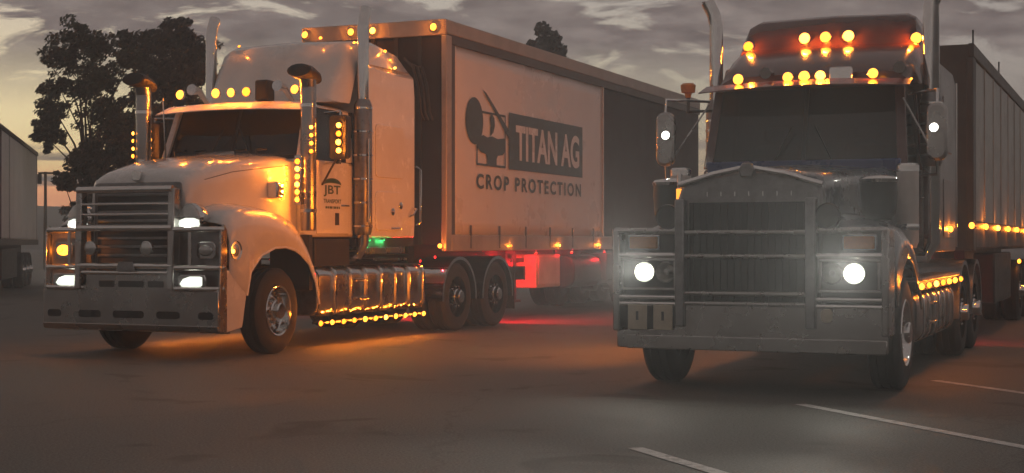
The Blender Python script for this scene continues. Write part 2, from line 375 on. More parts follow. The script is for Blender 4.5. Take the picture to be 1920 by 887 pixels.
def rounded(w0, w1, z0, z1, r, n=5):
    pts = []
    for cx, cz, a0 in ((w1-r, z0+r, -90), (w1-r, z1-r, 0), (w0+r, z1-r, 90), (w0+r, z0+r, 180)):
        for k in range(n+1):
            a = R(a0 + 90*k/n); pts.append((cx + r*math.cos(a), cz + r*math.sin(a)))
    return pts
def fuel_tank(parent, sx, t0, t1, z0, z1, xi=0.62, xo=1.22, m='chrome', bands=7):
    """a rounded tank split into segments that imitate banded reflections, and a stepped section"""
    flip = lambda poly: [(-x, z) for x, z in poly] if sx < 0 else poly
    tk = MB().prism(flip(rounded(xi, xo-0.035, z0+0.02, z1-0.02, 0.12)), 'y', t0, t1).build('fuel_tank', 'dull_metal', parent, bevel=0.02)
    w = (t1 - t0) / bands
    for k in range(bands):
        a, b = t0 + k*w + 0.02, t0 + (k+1)*w - 0.02; g = 0.010*((k*7) % 3)
        secs = []
        for u, q in ((0, 0.018), (0.12, 0.004), (0.5, 0.0), (0.88, 0.004), (1, 0.018)):
            secs.append([(x, a + (b-a)*u, z) for x, z in flip(rounded(xi-0.01, xo-g-q, z0+q, z1-q, 0.12))])
        MB().loft(secs).build('reflection_band', m if k % 3 != 1 else 'alloy', tk, smooth=50)  # segments of differing metal imitate vertical reflections on the tank
        MB().prism(flip(rounded(xi-0.02, xo+0.012, z0-0.012, z1+0.012, 0.13)), 'y', b-0.02, b+0.03).build('strap', 'chrome', tk, bevel=0.006)
    t2 = t0 + w*2
    for k in range(2):
        zz = z0 + (z1 - z0) * (0.30 + 0.40 * k)
        MB().box(*sorted((sx*(xo-0.03), sx*(xo+0.04))), t2+0.05, t2+0.38, zz, zz+0.03).build('step', 'alloy', tk, bevel=0.006)
    MB().lathe([(0, 0.055), (0.03, 0.055), (0.045, 0.03), (0.047, 0.002)], (sx*(xi+xo)/2, t0+0.3, z1), axis='z', n=16, cap=True).build('filler_cap', 'chrome', tk)
    return tk
def stack(parent, x, t, z0, zs0, zs1, ztop, r=0.075, rs=0.12, tip=(0, 0.22), m='chrome'):
    b = MB(); b.tube([(x * 0.6, t, z0), (x * 0.95, t, z0 + 0.02), (x, t, z0 + 0.15), (x, t, ztop - 0.28), (x + tip[0]*0.3, t + tip[1]*0.3, ztop - 0.14), (x + tip[0], t + tip[1], ztop)], r, 18)
    o = b.build('exhaust_stack', m, parent)
    MB().tube([(x, t, zs0), (x, t, zs0 + 0.05), (x, t, zs1 - 0.08), (x, t, zs1)], [rs*0.8, rs, rs, rs*0.72], 20).build('heat_shield', 'dull_metal', o)
    n = 6
    for k in range(n):
        z = zs0 + 0.12 + (zs1 - zs0 - 0.24) * k / (n - 1)
        MB().lathe([(-0.012, rs), (-0.012, rs+0.006), (0.012, rs+0.006), (0.012, rs)], (x, t, z), axis='z', n=20).build('clamp_ring', 'chrome', o)
    MB().lathe([(0, r*0.88), (0.001, 0.002)], (x + tip[0], t + tip[1], ztop + 0.002), axis='z', n=16, cap=True).build('pipe_mouth', 'black_plastic', o)
    return o
def seat(parent, x, t, z):
    b = MB(); b.box(x-0.24, x+0.24, t-0.25, t+0.25, z, z+0.16); b.box(x-0.23, x+0.23, t+0.2, t+0.34, z+0.16, z+0.75); b.box(x-0.13, x+0.13, t+0.22, t+0.32, z+0.78, z+0.95)
    return b.build('seat', 'seat_cloth', parent, bevel=0.04)
def cab(parent, t0, t1, tb, w, zf, zs, zr, paint, visor_drop=0.06, crown=0.12, roofpaint=None):
    rp = roofpaint or paint
    wt = w - 0.06
    b = MB(); b.prism([(t0, zf), (tb, zf), (tb, zs), (t0, zs)], 'x', -w, w); b.build('cab_body', paint, parent, bevel=0.04)
    MB().box(-w+0.06, w-0.06, t0+0.05, t0+0.42, zs, zs+0.06).build('dashboard', 'interior', parent, bevel=0.02)
    MB().box(-w+0.03, w-0.03, tb-0.06, tb, zs, zr).build('rear_wall', 'interior', parent)
    for sx in (-1, 1):
        b = MB(); b.loft([[(sx*(w-0.10), t0, zs), (sx*w, t0+0.02, zs), (sx*w, t0+0.10, zs), (sx*(w-0.10), t0+0.09, zs)],
                          [(sx*(wt-0.10), t1, zr), (sx*wt, t1+0.02, zr), (sx*wt, t1+0.10, zr), (sx*(wt-0.10), t1+0.09, zr)]])
        b.build('windscreen_pillar', paint, parent, bevel=0.012)
        b = MB(); b.loft([[(sx*(w-0.06), tb-0.20, zs), (sx*w, tb-0.20, zs), (sx*w, tb, zs), (sx*(w-0.06), tb, zs)],
                          [(sx*(wt-0.06), tb-0.20, zr), (sx*wt, tb-0.20, zr), (sx*wt, tb, zr), (sx*(wt-0.06), tb, zr)]])
        b.build('door_pillar', paint, parent, bevel=0.01)
        x1 = w + 0.012
        d = MB().box(*sorted((sx*(w-0.03), sx*x1)), t0+0.34, tb-0.16, zf+0.04, zs-0.004).build('door', paint, parent, bevel=0.012)
        b = MB(); gw = w - 0.02
        b.loft([[(sx*gw, t0+0.12, zs), (sx*(gw+0.006), t0+0.12, zs), (sx*(gw+0.006), tb-0.20, zs), (sx*gw, tb-0.20, zs)],
                [(sx*(wt-0.02), t1+0.12, zr), (sx*(wt-0.014), t1+0.12, zr), (sx*(wt-0.014), tb-0.20, zr), (sx*(wt-0.02), tb-0.20, zr)]])
        b.build('side_window', 'side_glass', d)
        b = MB(); b.tube([(sx*(x1-0.004), tb-0.36, zf+0.42), (sx*(x1+0.03), tb-0.34, zf+0.42), (sx*(x1+0.03), tb-0.22, zf+0.42), (sx*(x1-0.004), tb-0.20, zf+0.42)], 0.012, 8); b.build('door_handle', 'chrome', d)
    # windscreen in two panes with a centre rubber
    for sx in (-1, 1):
        xa, xb, xc, xd = sx*0.02, sx*(w-0.10), sx*(wt-0.10), sx*0.02
        b = MB(); b.loft([[(xa, t0+0.03, zs), (xb, t0+0.05, zs), (xc, t1+0.05, zr), (xd, t1+0.03, zr)], [(xa, t0+0.036, zs), (xb, t0+0.056, zs), (xc, t1+0.056, zr), (xd, t1+0.036, zr)]])
        b.build('windscreen', 'windscreen', parent, smooth=0)
        b = MB(); b.tube([(sx*0.42, t0+0.0, zs+0.01), (sx*0.30, t0+0.02, zs+0.06), (sx*0.12, t0+0.06, zs+0.42)], 0.009, 6); b.build('wiper', 'black_plastic', parent)
    MB().loft([[(-0.02, t0+0.02, zs), (0.02, t0+0.02, zs), (0.02, t0+0.05, zs), (-0.02, t0+0.05, zs)], [(-0.02, t1+0.02, zr), (0.02, t1+0.02, zr), (0.02, t1+0.05, zr), (-0.02, t1+0.05, zr)]]).build('centre_rubber', 'black_plastic', parent)
    # crowned roof
    secs = []
    for t, dz, ww in ((t1-0.03, 0.02, wt), (t1+0.12, 0.08, wt+0.01), (t1+0.4, crown, wt+0.01), (tb, crown+0.02, wt+0.01)):
        q = [(-ww, t, zr)]
        for k in range(9):
            u = -1 + 2*k/8; q.append((u*(ww-0.02), t, zr + 0.02 + dz*(1-abs(u)**3)))
        q += [(ww, t, zr)]; secs.append(q)
    MB().loft(secs).build('cab_roof', rp, parent, bevel=0.01)
    # sun visor above the windscreen
    secs = []
    for k in range(13):
        u = -1 + 2*k/12; bow = 0.10*(1-u*u)
        secs.append([(u*(w+0.02), t1-0.02-bow*0.5, zr+0.06+0.03*(1-u*u)), (u*(w+0.03), t1-0.30-bow, zr-visor_drop+0.03*(1-u*u)), (u*(w+0.03), t1-0.30-bow, zr-visor_drop-0.012+0.03*(1-u*u)), (u*(w+0.02), t1-0.02-bow*0.5, zr+0.045+0.03*(1-u*u))])
    MB().loft(secs).build('sun_visor', rp, parent)
    for x in (-0.5, 0.5): seat(parent, x, (t0+tb)/2+0.1, zs-0.45)
    b = MB(); n = 20; c = Vector((0.5, t0+0.52, zs+0.12)); a1 = Vector((1,0,0)); a2 = Vector((0, 0.45, 0.9)).normalized()
    b.tube([c + a1*0.23*math.cos(2*math.pi*k/n) + a2*0.23*math.sin(2*math.pi*k/n) for k in range(n+1)], 0.016, 6); b.tube([c, c+Vector((0,-0.2,-0.16))], 0.03, 8)
    b.build('steering_wheel', 'interior', parent)

# ------------------------------------------------------------------ layout constants (trucks stand parallel)
TH = math.atan(1190 / 2770); SN, CS = math.sin(TH), math.cos(TH)
OL = (-3.95, 18.48, 0); OR = (2.07, 13.02, 0)

# ------------------------------------------------------------------ setting
def ground():
    b = MB(); n = 40; S = 420.0
    xs = [math.copysign(abs(u)**3, u)*S for u in [(-1 + 2*k/n) for k in range(n+1)]]
    rows = [[(x, y, 0) for x in xs] for y in xs]; b.loft(rows, closed=False)
    g = structure(b.build('asphalt_ground', 'asphalt', smooth=0))
    d = Vector((0.352, -0.936, 0)); nrm = Vector((0.936, 0.352, 0))
    for p, ln in (((0.81, 9.71), 2.6), ((2.40, 12.33), 4.8), ((4.13, 14.45), 4.6)):
        p = Vector((p[0], p[1], 0.004)); seg = 10; hw = 0.055
        rows = []
        for k in range(seg+1):
            q = p + d*(ln*k/seg); j = (mnoise.noise(q*3)*0.008)
            rows.append([q - nrm*(hw+j), q + nrm*(hw-j)])
        l = MB(); l.loft(rows, closed=False); l.build('painted_line', 'line_paint', g, smooth=0)
    b = MB(); n = 240; lo, hi = [], []
    for k in range(n+1):
        a = 2*math.pi*k/n; r = 300
        hgt = 8.6 + 2.4*mnoise.noise(Vector((math.cos(a)*3, math.sin(a)*3, 0.3))) + 0.8*mnoise.noise(Vector((math.cos(a)*17, math.sin(a)*17, 1.3)))
        lo.append((r*math.cos(a), r*math.sin(a), -1)); hi.append(((r+20)*math.cos(a), (r+20)*math.sin(a), hgt))
    b.loft([lo, hi, [(x*1.12, y*1.12, -1) for x, y, z in hi]], closed=False); structure(b.build('hills', 'hill'))
ground()

def leaf_cloud(mb, centre, rad, count, size, rng):
    for _ in range(count):
        while True:
            p = Vector((rng.uniform(-1,1), rng.uniform(-1,1), rng.uniform(-1,1)))
            if 0.15 < p.length < 1: break
        p = Vector(centre) + Vector((p.x*rad[0], p.y*rad[1], p.z*rad[2]))
        a = Vector((rng.gauss(0,1), rng.gauss(0,1), rng.gauss(0,1))).normalized(); bb = a.orthogonal().normalized(); cc = a.cross(bb)
        s = size*rng.uniform(0.6, 1.4)
        mb.add([p - bb*s, p + cc*s*0.45, p + bb*s, p - cc*s*0.45], [(0,1,2,3)])
def tree(name, label, x, y, base_z, clumps, trunk_h, leaf, per, size, seed, cat='tree', trunk_r=0.16):
    """clumps: (dx, dy, z, radius) in metres about the trunk foot"""
    rng = random.Random(seed); o = thing(name, label, cat, (x, y, 0))
    tb = MB(); pts = [(0,0,-0.1), (0.05,0,trunk_h*0.35), (-0.08,0.05,trunk_h*0.7), (0.02,0,trunk_h)]
    tb.tube(pts, [trunk_r, trunk_r*0.8, trunk_r*0.65, trunk_r*0.4], 10); tr = tb.build('trunk', 'bark', o)
    lb = MB(); cb = MB()
    for dx, dy, z, r in clumps:
        st = Vector((0.0, 0.0, max(0.5, min(trunk_h, z*0.55)))); en = Vector((dx, dy, z)); mid = (st+en)/2 + Vector((rng.uniform(-.2,.2), rng.uniform(-.2,.2), 0.25))
        lb.tube([st, mid, en], [trunk_r*0.3, trunk_r*0.18, trunk_r*0.06], 6)
        for _ in range(22):
            v = Vector((rng.gauss(0,1), rng.gauss(0,1), rng.gauss(0,1))).normalized()*r*rng.uniform(0.3, 1.3); v.z *= 0.85
            c = en + v; rr = r*rng.uniform(0.2, 0.5); leaf_cloud(cb, c, (rr*1.15, rr*1.15, rr*0.8), int(per*0.8*rng.uniform(0.4,1.4)), size, rng)
            lb.tube([en, c], [trunk_r*0.09, trunk_r*0.03], 4)
    lb.build('limbs', 'bark', o); cb.build('crown', leaf, o, smooth=0)
    return o
def px(x, y, Y): return ((x-960)/2770*Y, 1.35+(455-y)*Y/2770)
def clumps_from(pxs, Y, cx, jit, seed):
    rng = random.Random(seed); out = []
    for x, y, r in pxs:
        X, Z = px(x, y, Y); out.append((X-cx, rng.uniform(-jit, jit), Z, r*Y/2770))
    return out
Yt = 46.0; tx = px(165, 300, Yt)[0]
tree('gum_tree', 'loose leafy gum tree standing left of the darker tree', tx, Yt, 0,
     clumps_from([(150,80,34),(115,110,30),(185,95,36),(105,160,28),(150,165,42),(205,150,40),(125,215,30),(180,230,44),(215,210,36),(100,262,24),(150,290,26),(90,230,18),(230,110,26)], Yt, tx, 1.2, 3), 3.0, 'leaf_gum', 115, 0.07, 11, trunk_r=0.17)
Yt = 50.0; tx = px(300, 300, Yt)[0]
tree('dense_tree', 'tall dark dense tree behind the cab of the white truck', tx, Yt, 0,
     clumps_from([(245,95,34),(285,75,38),(325,62,32),(350,90,34),(260,150,48),(310,140,52),(355,150,44),(375,120,26),(250,220,50),(310,220,54),(360,220,42),(240,270,40),(300,290,50),(345,300,40)], Yt, tx, 1.6, 5), 3.5, 'leaf_dark', 170, 0.09, 12, trunk_r=0.24)
Yt = 40.0; tx = px(175, 340, Yt)[0]
tree('roadside_shrub', 'dark rounded shrub low behind the white truck bonnet', tx, Yt, 0,
     clumps_from([(140,310,22),(170,300,34),(205,290,36),(240,290,34),(135,345,20),(180,345,34),(225,345,36),(160,400,36),(215,400,40)], Yt, tx, 0.7, 6), 1.0, 'leaf_dark', 150, 0.06, 13, cat='shrub', trunk_r=0.10)
Yt = 62.0; tx = px(1028, 100, Yt)[0]
tree('far_tree', 'small treetop showing above the roof of the signwritten trailer', tx, Yt, 0,
     clumps_from([(1020,58,12),(1015,85,18),(1035,82,20),(1045,95,16),(1012,105,18),(1030,120,30),(1050,125,22)], Yt, tx, 0.6, 8), 7.0, 'leaf_dark', 60, 0.10, 14, trunk_r=0.2)

# pole with a crossarm far behind the headlamps
def pole():
    X, Z = px(85, 322, 75); o = thing('light_pole', 'thin dark pole with a crossarm against the sunset at left', 'pole', (X, 75, 0))
    MB().tube([(0,0,-0.2), (0,0,Z)], [0.10, 0.07], 10).build('post', 'timber', o)
    MB().box(-0.35, 0.95, -0.05, 0.05, Z-0.12, Z-0.02).build('crossarm', 'timber', o)
    for dx in (-0.3, 0.75): MB().box(dx-0.09, dx+0.09, -0.1, 0.1, Z-0.62, Z-0.12).build('floodlight', 'black_steel', o, bevel=0.02)
pole()

# ------------------------------------------------------------------ parked white trailer at far left
def far_trailer():
    a = Vector((px(0, 0, 37.5)[0], 37.5, 0)); e = Vector((px(70, 0, 49.5)[0], 49.5, 0))
    d = (e - a); L = d.length; rz = math.atan2(-d.x, d.y)
    o = thing('parked_trailer', 'plain white box trailer parked in the distance at left edge', 'trailer', (a.x, a.y, 0), rz)
    MB().box(-2.5, 0, -1.5, L, 1.45, 4.25).build('box_body', 'far_white', o, bevel=0.03)
    MB().box(-2.52, 0.03, -1.52, L+0.02, 4.25, 4.37).build('roof_rail', 'dark_rail', o, bevel=0.01)
    MB().box(-2.5, 0.03, -1.5, L+0.02, 1.28, 1.45).build('floor_rail', 'dark_rail', o, bevel=0.01)
    MB().box(0.0, 0.03, -0.06, 0.06, 1.45, 4.25).build('side_post', 'dark_rail', o)
    k = 2.4
    while k < L: MB().box(0.0, 0.012, k, k+0.04, 1.46, 4.24).build('side_seam', 'dull_metal', o); k += 9.6
    MB().box(-2.0, -0.5, -1.4, L-0.2, 0.85, 1.27).build('chassis', 'black_steel', o)
    MB().box(-2.3, -0.1, 1.5, 6.0, 0.35, 1.2).build('side_skirt', 'black_steel', o, bevel=0.03)
    for t in (7.2, 8.5, 9.8):
        wheel(o, -0.16, t, 1, dual=True, deep=True); wheel(o, -2.34, t, -1, dual=True, deep=True)
far_trailer()

# ------------------------------------------------------------------ the white truck at left
def bullet(parent, p, **kw): return lamp(parent, p, (0, -1, 0.05), **kw)
def rain_head(parent, x, t, z0, z1, r, sx):
    o = MB().tube([(x, t, z0), (x, t, z0+0.03), (x, t, z1-0.03), (x, t, z1)], [r*0.9, r, r, r*0.95], 18).build('air_intake', 'alloy', parent)
    b = MB(); secs = []
    for tt, zz, w, hh in ((0.16, z1-0.02, 0.10, 0.10), (0.08, z1+0.02, 0.14, 0.17), (-0.10, z1+0.06, 0.17, 0.19), (-0.22, z1+0.07, 0.18, 0.17), (-0.24, z1+0.06, 0.16, 0.13)):
        secs.append([(x + w*math.cos(2*math.pi*k/14), t + tt, zz + hh*0.5*math.sin(2*math.pi*k/14)) for k in range(14)])
    b.loft(secs); b.build('rain_head', 'black_plastic', o)
    MB().tube([(x, t, z1-0.12), (x, t-0.02, z1)], [r, r*1.05], 16).build('neck', 'alloy', o)
    for z in (z0+0.25, z1-0.35): MB().lathe([(-0.02, r), (-0.02, r+0.008), (0.02, r+0.008), (0.02, r)], (x, t, z), axis='z', n=18).build('clamp_ring', 'chrome', o)
    return o
def mirror(parent, x, t, z0, z1, w, sx, arm_x, m='alloy'):
    o = MB().prism(rounded(x-w/2, x+w/2, z0, z1, 0.05), 'y', t, t+0.12).build('mirror', m, parent, bevel=0.02)
    MB().prism(rounded(x-w/2+0.02, x+w/2-0.02, z0+0.02, z1-0.02, 0.04), 'y', t+0.121, t+0.125).build('mirror_glass', 'mirror_glass', o)
    for z in (z0-0.05, z1+0.05):
        MB().tube([(x, t+0.06, z0+0.05 if z < z0 else z1-0.05), (x, t+0.06, z), (arm_x, t+0.22, z)], 0.016, 8).build('mirror_arm', 'chrome', o)
    MB().tube([(x-sx*0.05, t+0.05, z0), (arm_x, t+0.16, z0-0.32)], 0.014, 8).build('mirror_brace', 'black_steel', o)
    return o

def white_truck():
    o = thing('semi_truck', 'white bonneted truck with amber lamps and alloy bullbar, left', 'truck', OL, -TH)
    W = 'white_paint'
    # chassis
    b = MB()
    for sx in (-1, 1): b.box(sx*0.42-0.04, sx*0.42+0.04, -1.0, 7.75, 0.78, 1.04)
    for t in (-0.9, 1.0, 2.6, 4.2, 5.8, 7.7): b.box(-0.40, 0.40, t-0.06, t+0.06, 0.80, 1.02)
    b.build('chassis_frame', 'black_steel', o)
    axle(o, 0.0); axle(o, 5.08); axle(o, 6.53)
    for sx in (-1, 1):
        wheel(o, sx*1.06, 0.0, sx, turn=0.06)
        for t in (5.08, 6.53):
            wheel(o, sx*1.07, t, sx, dual=True, deep=True); mudguard(o, *sorted((sx*0.60, sx*1.25)), t, 'chrome')
    # engine bay block (hides daylight under the bonnet)
    MB().box(-0.40, 0.40, -0.85, 0.9, 0.9, 1.75).build('engine', 'black_steel', o, bevel=0.05)
    # bonnet
    secs = []
    for t, w, zt, zb in ((-1.16, 0.67, 2.08, 1.30), (-1.10, 0.71, 2.15, 1.30), (-0.9, 0.76, 2.22, 1.32), (-0.45, 0.85, 2.33, 1.35), (0.1, 0.94, 2.40, 1.4), (0.55, 1.01, 2.45, 1.45), (0.70, 1.02, 2.45, 1.45)):
        prof = [(0, zt+0.045), (w*0.35, zt+0.04), (w*0.62, zt+0.022), (w*0.82, zt-0.012), (w*0.94, zt-0.06), (w*0.99, zt-0.13), (w, zt-0.24), (w*1.0, (zt+zb)/2), (w, zb)]
        secs.append([(-x, t, z) for x, z in prof[::-1]] + [(x, t, z) for x, z in prof[1:]])
    bo = MB().loft(secs).build('bonnet', W, o, smooth=50)
    b = MB(); b.loft([[(-0.13, -1.0, 2.215), (0.13, -1.0, 2.215), (0.10, -0.9, 2.275), (-0.10, -0.9, 2.275)], [(-0.19, 0.66, 2.47), (0.19, 0.66, 2.47), (0.15, 0.62, 2.53), (-0.15, 0.62, 2.53)]]); b.build('bonnet_ridge', W, bo, bevel=0.012)
    for sx in (-1, 1): MB().tube([(sx*0.99*w_, t_, z_) for t_, w_, z_ in ((-0.9, 0.757, 2.09), (-0.45, 0.847, 2.20), (0.1, 0.937, 2.27), (0.55, 1.007, 2.32))], 0.005, 6).build('shut_line', 'black_plastic', bo)
    for x in (-0.62, -0.3, 0.3, 0.62):
        MB().tube([(x, 0.42, 2.45 if abs(x) < .5 else 2.44), (x, 0.40, 2.52), (x+0.02, 0.60, 2.54)], 0.014, 6).build('bonnet_latch', 'black_plastic', bo)
    MB().prism(rounded(-0.06, 0.06, 2.08, 2.20, 0.03), 'y', -1.20, -1.155).build('bonnet_emblem', 'chrome', bo, bevel=0.006)
    # fenders
    prof = [(-1.12, 1.58, 1.00), (-0.95, 1.70, 0.86), (-0.76, 1.755, 0.73), (-0.68, 1.765, 1.01), (-0.45, 1.765, 1.20), (-0.16, 1.74, 1.285), (0.08, 1.70, 1.295), (0.30, 1.63, 1.26), (0.45, 1.55, 1.20), (0.64, 1.38, 1.08), (0.80, 1.14, 0.84), (0.88, 0.95, 0.57)]
    for sx in (-1, 1):
        secs = []
        for t, zt, zb in prof:
            wi = 0.66 + 0.34*(t+1.16)/1.86; zo = max(zb+0.03, zt-0.20)
            secs.append([(sx*wi, t, zt+0.06), (sx*(wi+0.10), t, zt+0.03), (sx*(1.05 if wi < 0.92 else wi+0.14), t, zt), (sx*1.16, t, zt-0.05*min(1, (zt-zb))), (sx*1.22, t, (zt+zo)/2-0.03), (sx*1.245, t, zo-0.02), (sx*1.25, t, zb+0.012), (sx*1.235, t, zb)])
        f = MB().loft(secs, closed=False).build('fender', W, o, smooth=60, solid=0.02)
        MB().tube([(sx*(0.672 + 0.34*(t+1.16)/1.86), t, zt+0.072) for t, zt, zb in prof[1:9]], 0.007, 6).build('shut_line', 'black_plastic', f)
        # wheel arch lip, side indicator
        lip = [(sx*1.25, t, zb) for t, zt, zb in prof[2:]]
        MB().tube(lip, 0.016, 8).build('arch_lip', W, f)
        MB().box(*sorted((sx*0.62, sx*1.0)), -0.95, -0.5, 0.95, 1.6).build('inner_guard', 'black_plastic', f)
        MB().box(*sorted((sx*0.62, sx*1.2)), 0.72, 0.80, 0.75, 1.45).build('splash_panel', 'black_plastic', f)
        lamp(o, (sx*1.19, 0.12, 1.58), (sx, 0, 0.2), 0.03, power=0, m='amber_dim')
        # headlamp pod standing on the fender (clear lens under a domed shell)
        pod = MB(); pod.loft([[(sx*(0.80+0.17*math.cos(2*math.pi*k/16)*s_), -1.16+tt, 1.64+0.17*math.sin(2*math.pi*k/16)*s_ - dz) for k in range(16)] for tt, s_, dz in ((-0.10, 0.85, 0.0), (-0.06, 1.0, 0.0), (0.05, 0.95, 0.0), (0.2, 0.6, 0.03), (0.3, 0.2, 0.05))])
        pd = pod.build('headlamp', 'chrome', o)
        MB().loft([[(sx*0.80+0.15*s_*q, -1.268-d_, 1.57+0.085*s_*w_) for q, w_ in ((-1,-0.1),(-0.8,-0.75),(0,-0.95),(0.8,-0.75),(1,-0.1),(0.9,0.45),(0.4,0.75),(-0.4,0.75),(-0.9,0.45))] for d_, s_ in ((0,1),(0.02,0.88),(0.03,0.4))]).build('lens', 'white_glow', pd)
        MB().loft([[(sx*0.80+0.085*s_*math.cos(2*math.pi*k/14), -1.300-d_, 1.565+0.035*s_*math.sin(2*math.pi*k/14)) for k in range(14)] for d_, s_ in ((0,1),(0.008,0.8),(0.012,0.2))]).build('bulb', 'white_lit', pd)
        MB().loft([[(sx*0.80+0.15*s_*q, -1.268-d_, 1.65+0.15*s_*w_) for q, w_ in ((-1,0),(1,0),(0.85,0.4),(0.5,0.85),(0.2,1.0),(-0.2,1.0),(-0.5,0.85),(-0.85,0.4))] for d_, s_ in ((0,1),(0.016,0.9),(0.022,0.4))]).build('dome_glass', 'lens_clear', pd)
        spot(pd, (sx*0.80, -1.33, 1.60), (0, -1, -0.12), 9, 'white', 150)
        spot(pd, (sx*0.80, -1.32, 1.63), (0, -1, 0.16), 90, 'white')  # extra beam tilted up to make the added fog glow
    # grille with slats
    g = MB().box(-0.56, 0.56, -1.19, -1.12, 1.02, 2.00).build('grille', 'black_plastic', o)
    for k in range(9): MB().box(-0.55, 0.55, -1.215, -1.18, 1.08+k*0.102, 1.115+k*0.102).build('grille_slat', 'dull_metal', g, bevel=0.008)
    MB().prism(rounded(-0.63, 0.63, 0.98, 2.06, 0.06), 'y', -1.17, -1.13).build('grille_surround', 'dull_metal', g, bevel=0.01)
    # bullbar
    bb = MB().prism([(-1.25, 0.34), (1.25, 0.34), (1.25, 0.80), (0.62, 0.82), (0.62, 1.00), (-0.62, 1.00), (-0.62, 0.82), (-1.25, 0.80)], 'y', -1.34, -1.30).build('bullbar', 'alloy', o, bevel=0.012)
    MB().loft([[(-1.25, -1.335, 0.33), (1.25, -1.335, 0.33), (1.25, -1.36, 0.40), (-1.25, -1.36, 0.40)], [(-1.25, -1.10, 0.30), (1.25, -1.10, 0.30), (1.25, -1.10, 0.36), (-1.25, -1.10, 0.36)]]).build('lower_lip', 'alloy', bb, bevel=0.01)
    for x0, x1 in ((-1.18, -0.98), (-0.72, -0.40), (-0.22, 0.22), (0.40, 0.72), (0.98, 1.18)):
        MB().prism(rounded(x0, x1, 0.47, 0.555, 0.035), 'y', -1.346, -1.341).build('bumper_slot', 'black_plastic', bb)
    for x0, x1 in ((-0.42, -0.20), (-0.14, 0.22), (0.28, 0.50)):
        MB().prism(rounded(x0, x1, 0.83, 0.905, 0.015), 'y', -1.346, -1.341).build('bumper_slot', 'black_plastic', bb)
    for x in (-0.70, 0.62):
        MB().loft([[(x-0.045, -1.40, 0.8), (x+0.045, -1.40, 0.8), (x+0.045, -1.28, 0.8), (x-0.045, -1.28, 0.8)], [(x-0.045, -1.37, 1.98), (x+0.045, -1.37, 1.98), (x+0.045, -1.25, 1.98), (x-0.045, -1.25, 1.98)]]).build('upright', 'alloy', bb, bevel=0.015)
    for z, r in ((1.97, 0.040), (1.52, 0.042), (1.80, 0.015), (1.68, 0.015), (1.08, 0.036), (1.00, 0.026)):
        MB().tube([(-0.72, -1.36, z), (0.64, -1.36, z)], r, 12).build('cross_tube', 'polished', bb)
    MB().prism([(-0.14, 1.02), (0.14, 1.02), (0.10, 1.13), (-0.10, 1.13)], 'y', -1.40, -1.385).build('badge_plate', 'dull_metal', bb, bevel=0.01)
    for sx in (-1, 1):
        for z in (1.50, 1.06, 0.82):
            MB().tube([(sx*0.62, -1.35, z), (sx*1.18, -1.33, z), (sx*1.25, -1.24, z)], 0.034, 12).build('wing_tube', 'polished', bb)
        MB().prism([(-1.33, 0.33), (-1.18, 0.33), (-1.18, 1.50), (-1.24, 1.56), (-1.30, 1.48)], 'x', *sorted((sx*1.235, sx*1.262))).build('wing_end', 'alloy', bb, bevel=0.008)
        MB().prism([(-1.18, 0.32), (-0.86, 0.36), (-0.78, 0.70), (-0.80, 0.98), (-0.86, 1.03), (-1.18, 1.03)], 'x', *sorted((sx*1.225, sx*1.255))).build('bumper_end', W, o, bevel=0.01)
        MB().box(*sorted((sx*0.64, sx*1.22)), -1.22, -1.17, 0.80, 1.50).build('wing_backing', 'dull_metal', bb)
        MB().tube([(sx*0.86, -1.34, 1.06), (sx*0.86, -1.34, 1.50)], 0.022, 10).build('wing_post', 'polished', bb)
        # driving lamp, unlit
        dl = MB().lathe([(0, 0.03), (-0.05, 0.075), (-0.10, 0.085), (-0.105, 0.078)], (sx*0.40-0.06, -1.36, 1.285), axis='y', n=24).build('driving_lamp', 'chrome', o)
        MB().lathe([(-0.098, 0.08), (-0.112, 0.05), (-0.116, 0.002)], (sx*0.40-0.06, -1.36, 1.285), axis='y', n=24, cap=True).build('lens', 'lens_clear', dl)
        # low lamp in the bumper
        hl = MB().prism(rounded(sx*0.90-0.19, sx*0.90+0.19, 0.82, 0.985, 0.05), 'y', -1.36, -1.30).build('bumper_lamp', 'chrome', o, bevel=0.01)
        MB().loft([[(sx*0.89+q*(0.155*s_), -1.362-d_, 0.905+w_*0.058*s_) for q, w_ in ((-1.0,-0.5),(-0.8,-1),(0.85,-1),(1,-0.7),(1,0.8),(0.8,1),(-0.1,1),(-0.7,0.5))] for d_, s_ in ((0.0,1.0),(0.02,0.85),(0.026,0.3))]).build('lens', 'white_glow', hl)
        MB().loft([[(sx*0.90+0.085*s_*math.cos(2*math.pi*k/14), -1.389-d_, 0.905+0.034*s_*math.sin(2*math.pi*k/14)) for k in range(14)] for d_, s_ in ((0,1),(0.008,0.8),(0.012,0.2))]).build('bulb', 'white_lit', hl)
        spot(hl, (sx*0.89, -1.44, 0.905), (0, -1, 0.16), 130, 'white')  # aimed upward to light the added fog, not the road
        # indicator behind the wing tubes: the offside one is lit
        ind = MB().prism(rounded(sx*1.02-0.13, sx*1.02+0.13, 1.16, 1.36, 0.06), 'y', -1.255, -1.215).build('indicator', 'chrome', o, bevel=0.008)
        MB().loft([[(sx*1.02+0.10*s_*math.cos(2*math.pi*k/14), -1.257-d_, 1.26+0.065*s_*math.sin(2*math.pi*k/14)) for k in range(14)] for d_, s_ in ((0,1),(0.018,0.8),(0.024,0.1))]).build('lens', 'amber_lit' if sx < 0 else 'lens_clear', ind)
        if sx < 0: lamp(o, (-1.04, -1.27, 1.27), (0,-1,0), 0.03, power=6)
        # round side lamp on the wing return
        sl = MB().lathe([(0, 0.11), (0.03, 0.12), (0.05, 0.11), (0.03, 0.095)], (sx*1.22, -1.00, 1.26), n=24).build('corner_lamp', 'chrome', o)
